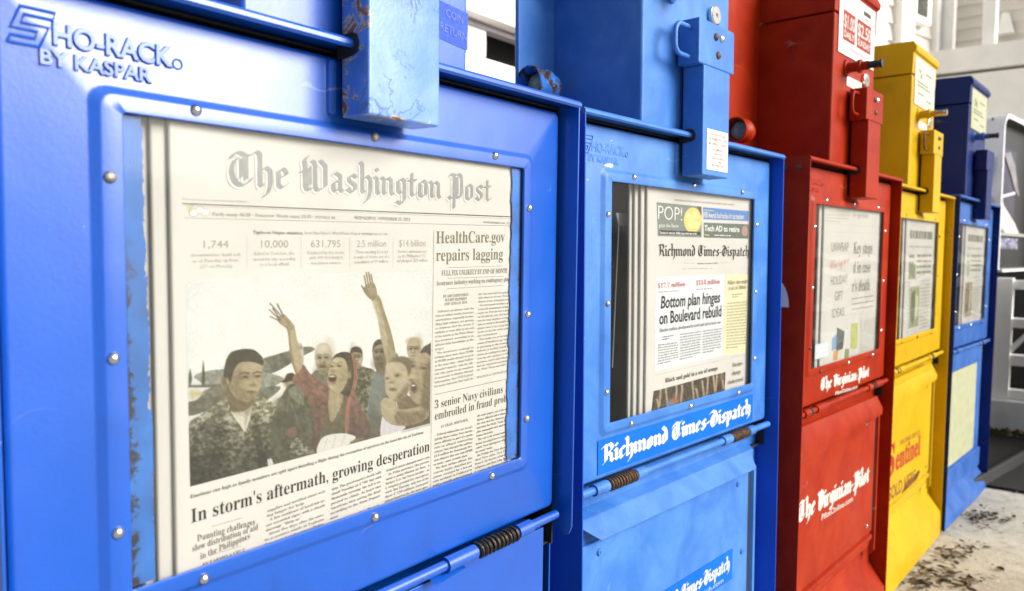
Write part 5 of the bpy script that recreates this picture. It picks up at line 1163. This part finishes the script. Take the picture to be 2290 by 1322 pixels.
# front face runs away to the right: direction of the row, turned slightly to us
o_ = Vector((2.70, -.30, 0)); 
def onrow(px, py, off=0.0, az=math.radians(97)):
    """point on a vertical plane through the rack's front corner, running at azimuth az"""
    c0_ = wpt(2241, 400, 0, 2.62); u_ = np.array([math.sin(az), math.cos(az), 0]); nn = np.array([u_[1], -u_[0], 0]); d = ray(px, py)
    c1 = c0_+nn*off; t = ((c1-CAM)@nn)/(d@nn); return CAM+d*t
c_f = wpt(2241, 400, 0, 2.62); az = math.radians(97); u_ = np.array([math.sin(az), math.cos(az), 0]); back = np.array([-u_[1], u_[0], 0]); back = back if back[1] > 0 else -back
zt0 = onrow(2250, 250)[2]; zb0 = onrow(2250, 602)[2]; W_r = .55
def rk(u, d, z): return tuple(c_f+u_*u+back*d+np.array([0, 0, z-c_f[2]]))
ring = []
for t in range(0, 91, 15): ring.append((.06*(1-math.cos(math.radians(t))), zt0-.06+.06*math.sin(math.radians(t))))
ring_o = [(0, zb0)]+ring+[(W_r, zt0)]+[(W_r, zb0)]
sh = MB(); k_ = len(ring_o)
inner = [(min(max(u, .014), W_r-.014), z if z == zb0 else z-.014) for u, z in ring_o]
v0 = [rk(u, 0, z) for u, z in ring_o]+[rk(u, .36, z) for u, z in ring_o]+[rk(u, 0, z) for u, z in inner]+[rk(u, .034, z) for u, z in inner]
fs = [(j, (j+1) % k_, k_+(j+1) % k_, k_+j) for j in range(k_)]+[(j, (j+1) % k_, 2*k_+(j+1) % k_, 2*k_+j) for j in range(k_-1)]+[tuple(range(k_, 2*k_))]
sh.add(v0, fs); sh.build('shell', plain('white_shell', (.72, .73, .76), .35, var=.03), RK, smooth=True, recalc=False)
MB().add(v0[2*k_:4*k_], [(j, j+1, k_+j+1, k_+j) for j in range(k_-1)]).build('inner_lining', M['black'], RK, smooth=True, recalc=False)
def panel(name, u0, u1, z0, z1, d, mat, par=RK, th=.004):
    a = MB(); v = [rk(u0, d, z0), rk(u1, d, z0), rk(u1, d, z1), rk(u0, d, z1), rk(u0, d+th, z0), rk(u1, d+th, z0), rk(u1, d+th, z1), rk(u0, d+th, z1)]
    a.add(v, [(0, 1, 2, 3), (4, 7, 6, 5), (0, 4, 5, 1), (1, 5, 6, 2), (2, 6, 7, 3), (3, 7, 4, 0)]); return a.build(name, mat, par)
zz = lambda py: onrow(2275, py)[2]
panel('back_board', .014, W_r-.014, zb0, zt0-.014, .034, M['black'])
panel('poster', .016, .30, zz(520), zz(330), .030, plain('poster_grey', (.03, .028, .055), .5, var=.5, scale=14))
def pshape(name, pts, d, col, th=.002):
    v = []
    for px_, py_ in pts:
        q = onrow(px_, py_); u0 = float((q-c_f)@u_); v.append(rk(u0, d, q[2]))
    a = MB(); a.add(v, [tuple(range(len(v)))]); a.build(name, plain('poster_ink', col, .5, var=.25, scale=30), RK)
pshape('poster_figure', [(2240, 350), (2256, 345), (2268, 380), (2262, 430), (2270, 470), (2290, 500), (2300, 520), (2262, 518), (2240, 480)], .028, (.34, .29, .29))
pshape('poster_figure', [(2268, 342), (2282, 338), (2292, 370), (2300, 440), (2290, 420), (2280, 380)], .027, (.22, .20, .22))
pshape('poster_figure', [(2236, 440), (2250, 432), (2290, 500), (2300, 526), (2270, 524), (2236, 470)], .026, (.58, .55, .50))
pshape('poster_figure', [(2258, 436), (2290, 428), (2290, 434), (2260, 443)], .025, (.6, .6, .7))
panel('ledge', .0, W_r, zz(606), zz(601), -.012, M['white'], th=.10)
panel('lower_lip', .004, W_r-.004, zz(528), zz(521), .02, plain('lip_grey', (.35, .34, .34), .4))
panel('front_strip', .006, W_r-.006, zz(601), zz(528), .03, M['black'])
# blurred white slogan on the strip
import types
RM[9] = np.eye(4)
mm = Matrix.Identity(4); RMr = np.eye(4); RMr[:3, 0] = u_; RMr[:3, 1] = back; RMr[:3, 2] = (0, 0, 1); RMr[:3, 3] = c_f; RM[9] = RMr
SLg = Print('slogan', 9, .0290, None, (200, 200, 235))
SLg.runl('MAKE ANYTHING', 'sb', (.010, zz(556)-c_f[2]), (.36, zz(556)-c_f[2]), abs(zz(534)-zz(556)), (205, 205, 235), .02)
P_ = SLg
flush_prints()
so = bpy.data.objects['slogan']; 
R4 = Matrix([[float(RMr[i][j]) for j in range(4)] for i in range(4)]); so.data.transform(R4); so.parent = RK
# pedestal leg of the rack, behind the last box
panel('pedestal', .30, .46, GZ+.02, zb0, .12, M['black'], th=.16)

# white fence-like wall right behind the first gap
WY = 1.2
BH = thing('white_wall', 'white boarded wall with a narrow dark opening, behind the gap between the two nearest boxes', 'wall')
zq = lambda px, py: wpt(px, py, 1, WY)[2]
z1_, z2_, z3_ = .633, .615, .531
MB().box(.2, 2.35, WY, WY+.03, GZ, z3_).build('lower_board', M['wood'], BH, .002)
for x0 in (1.62-.02, 2.2): MB().box(x0-.0, x0+.095, WY-.004, WY+.03, z3_+.001, z2_-.001).build('post', M['wood'], BH, .001)
MB().box(.2, 1.60, WY-.002, WY+.03, z3_+.001, z2_-.001).build('filler_board', M['wood'], BH, .001)
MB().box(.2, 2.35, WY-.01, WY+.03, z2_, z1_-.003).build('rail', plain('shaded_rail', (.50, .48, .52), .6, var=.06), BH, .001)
MB().box(.2, 2.35, WY-.06, WY+.03, z1_, 1.6).build('upper_board', M['wood'], BH, .002)
MB().box(.2, 2.35, WY+.12, WY+.13, .1, 1.5).build('interior_shade_panel', M['dark'], BH)  # near-black panel set behind the opening as the interior's shade

# house: clapboard wing facing the row end, posts and beam, and the front wall on the left of it
HX = 6.6
def hp(px, py, x=HX): q = wpt(px, py, 0, x); return q[1], q[2]
HB = thing('house', 'white clapboard house with corner posts and a deep white beam behind the yellow box', 'house')
def slab(name, px0, px1, py0, py1, x, th, mat, bev=.004):
    ya, za = hp(px0, py0, x); yb, _ = hp(px1, py0, x); _, zb = hp(px0, py1, x)
    return MB().box(x, x+th, min(ya, yb), max(ya, yb), min(za, zb), max(za, zb)).build(name, mat, HB, bev)
zcap = hp(2150, -40)[1]
# clapboards, one board each, lapped
zlo = hp(2150, 145)[1]; exp_ = .088; y0_, y1_ = hp(2330, 50)[0], hp(2080, 50)[0]
proto = None; nb = int((zcap-zlo)/exp_)+3
for i in range(nb):
    z_ = zlo+i*exp_
    if proto is None:
        a = MB(); a.add([(0, y0_, 0), (0, y1_, 0), (.020, y1_, exp_*1.15), (.020, y0_, exp_*1.15), (.016, y0_, 0), (.016, y1_, 0), (.03, y1_, exp_*1.15), (.03, y0_, exp_*1.15)], [(0, 1, 2, 3), (0, 4, 5, 1), (4, 7, 6, 5), (0, 3, 7, 4), (1, 5, 6, 2)])
        proto = a.build('clapboard', M['siding'], HB); proto.location = (HX, 0, z_)
    else: inst(proto, (HX, 0, z_), HB, 'clapboard')
MB().box(HX+.05, HX+.1, y0_, y1_, GZ, zcap+.4).build('wall', M['wood'], HB)
slab('corner_post', 2103, 2136, -60, 140, HX-.35, .12, M['wood']); slab('corner_post', 2202, 2232, -60, 140, HX-.35, .12, M['wood'])
slab('beam', 1990, 2340, 128, 178, HX-.5, .25, M['wood']); slab('fascia', 1990, 2340, 186, 420, HX-.48, .2, M['wood'])
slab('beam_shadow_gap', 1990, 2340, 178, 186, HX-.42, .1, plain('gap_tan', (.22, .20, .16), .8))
ya, za = hp(2236, 108, HX-.1); lt = MB().box(HX-.12, HX-.02, hp(2262, 108)[0], hp(2234, 108)[0], hp(2236, 124)[1], hp(2236, 106)[1]).build('wall_lamp', plain('lamp_dark', (.05, .05, .04), .5), HB, .01)
gb = MB(); pts = [hp(2232, 84), hp(2270, 78), hp(2258, 36), hp(2246, 34)]; gb.add([(HX-.10, y, z) for y, z in pts]+[(HX-.02, y, z) for y, z in pts], [(0, 1, 2, 3), (7, 6, 5, 4), (0, 4, 5, 1), (1, 5, 6, 2), (2, 6, 7, 3), (3, 7, 4, 0)]); gb.build('lamp_shade', M['wood'], HB)
# front wall going back to the left
cq = wpt(2104, 60, 0, HX-.3); dA = np.array([.976, -.216, 0]); nA = np.array([-.216, -.976, 0])
def wa(px, py, off=0.0):
    c1 = cq+nA*off; d = ray(px, py); t = ((c1-CAM)@nA)/(d@nA); return CAM+d*t
def wallquad(name, px0, px1, z0, z1, off, th, mat):
    a0 = wa(px0, 60, off); a1 = wa(px1, 60, off); a = MB()
    v = [(p[0]+nA[0]*-k, p[1]+nA[1]*-k, z) for k in (0, th) for p, z in ((a0, z0), (a1, z0), (a1, z1), (a0, z1))]
    a.add(v, [(0, 1, 2, 3), (7, 6, 5, 4), (0, 4, 5, 1), (1, 5, 6, 2), (2, 6, 7, 3), (3, 7, 4, 0)]); return a.build(name, mat, HB)
zh0 = wa(2060, 300)[2]; zh1 = wa(2060, -120)[2]+1
zz0 = zh0; k_ = 0
pr0 = wa(1500, 60); pr1 = wa(2104, 60); ln = float(np.linalg.norm((pr1-pr0)[:2]))
while zz0 < zh1:
    a = MB(); v = []
    if k_ == 0:
        a.add([tuple(pr0*[1, 1, 0]+nA*.0), tuple(pr1*[1, 1, 0]+nA*.0), tuple(pr1*[1, 1, 0]-nA*.02+np.array([0, 0, .13])), tuple(pr0*[1, 1, 0]-nA*.02+np.array([0, 0, .13])), tuple(pr0*[1, 1, 0]-nA*.02), tuple(pr1*[1, 1, 0]-nA*.02)], [(0, 1, 2, 3), (0, 4, 5, 1)])
        pa = a.build('clapboard', M['siding'], HB); pa.location = (0, 0, zz0)
    else: inst(pa, (0, 0, zz0), HB, 'clapboard')
    zz0 += .115; k_ += 1
wallquad('trim_board', 1958, 1984, zh0, zh1, .05, .12, M['wood']); wallquad('trim_board', 2018, 2046, zh0, zh1, .05, .12, M['wood']); wallquad('trim_board', 2096, 2104, zh0, zh1, .03, .12, M['wood'])
WN = wallquad('window', 2046, 2082, wa(2060, 62)[2], zh1, .06, .1, M['wood'])
wg = wallquad('pane', 2052, 2074, wa(2060, 48)[2], zh1, .065, .02, plain('window_glass', (.06, .065, .06), .1)); wg.parent = WN; wallquad('wall', 1500, 2110, GZ, zh1, -.10, .05, M['wood'])

# trees across the street behind the camera (seen only as reflections)
random.seed(21)
tr = MB(); mi = []
for k in range(16):
    x = -34+k*4.6+random.uniform(-1, 1); y = -30+random.uniform(-3, 3); h_ = random.uniform(2.4, 4.0)
    for j in range(150):
        th = random.uniform(0, 6.28); ph = random.uniform(-1, 1); r_ = random.uniform(.5, 1)**.5; px_ = x+2.6*r_*math.cos(th)*math.sqrt(1-ph*ph); py_ = y+2.2*r_*math.sin(th)*math.sqrt(1-ph*ph); pz_ = GZ+h_*.55+h_*.5*r_*ph; s_ = random.uniform(.3, .6)
        a1 = Vector((random.uniform(-1, 1), random.uniform(-1, 1), random.uniform(-1, 1))).normalized()*s_; a2 = Vector((random.uniform(-1, 1), random.uniform(-1, 1), random.uniform(-1, 1))).normalized()*s_; c_ = Vector((px_, py_, max(pz_, GZ+.2)))
        tr.add([c_-a1-a2, c_+a1-a2, c_+a1+a2, c_-a1+a2], [(0, 1, 2, 3)])
structure(tr.build('far_trees', plain('dark_foliage', (.035, .05, .018), .8, var=.4, scale=2), recalc=False), 'stuff', 'line of dark green trees on the far side of the street behind the viewer', 'trees')
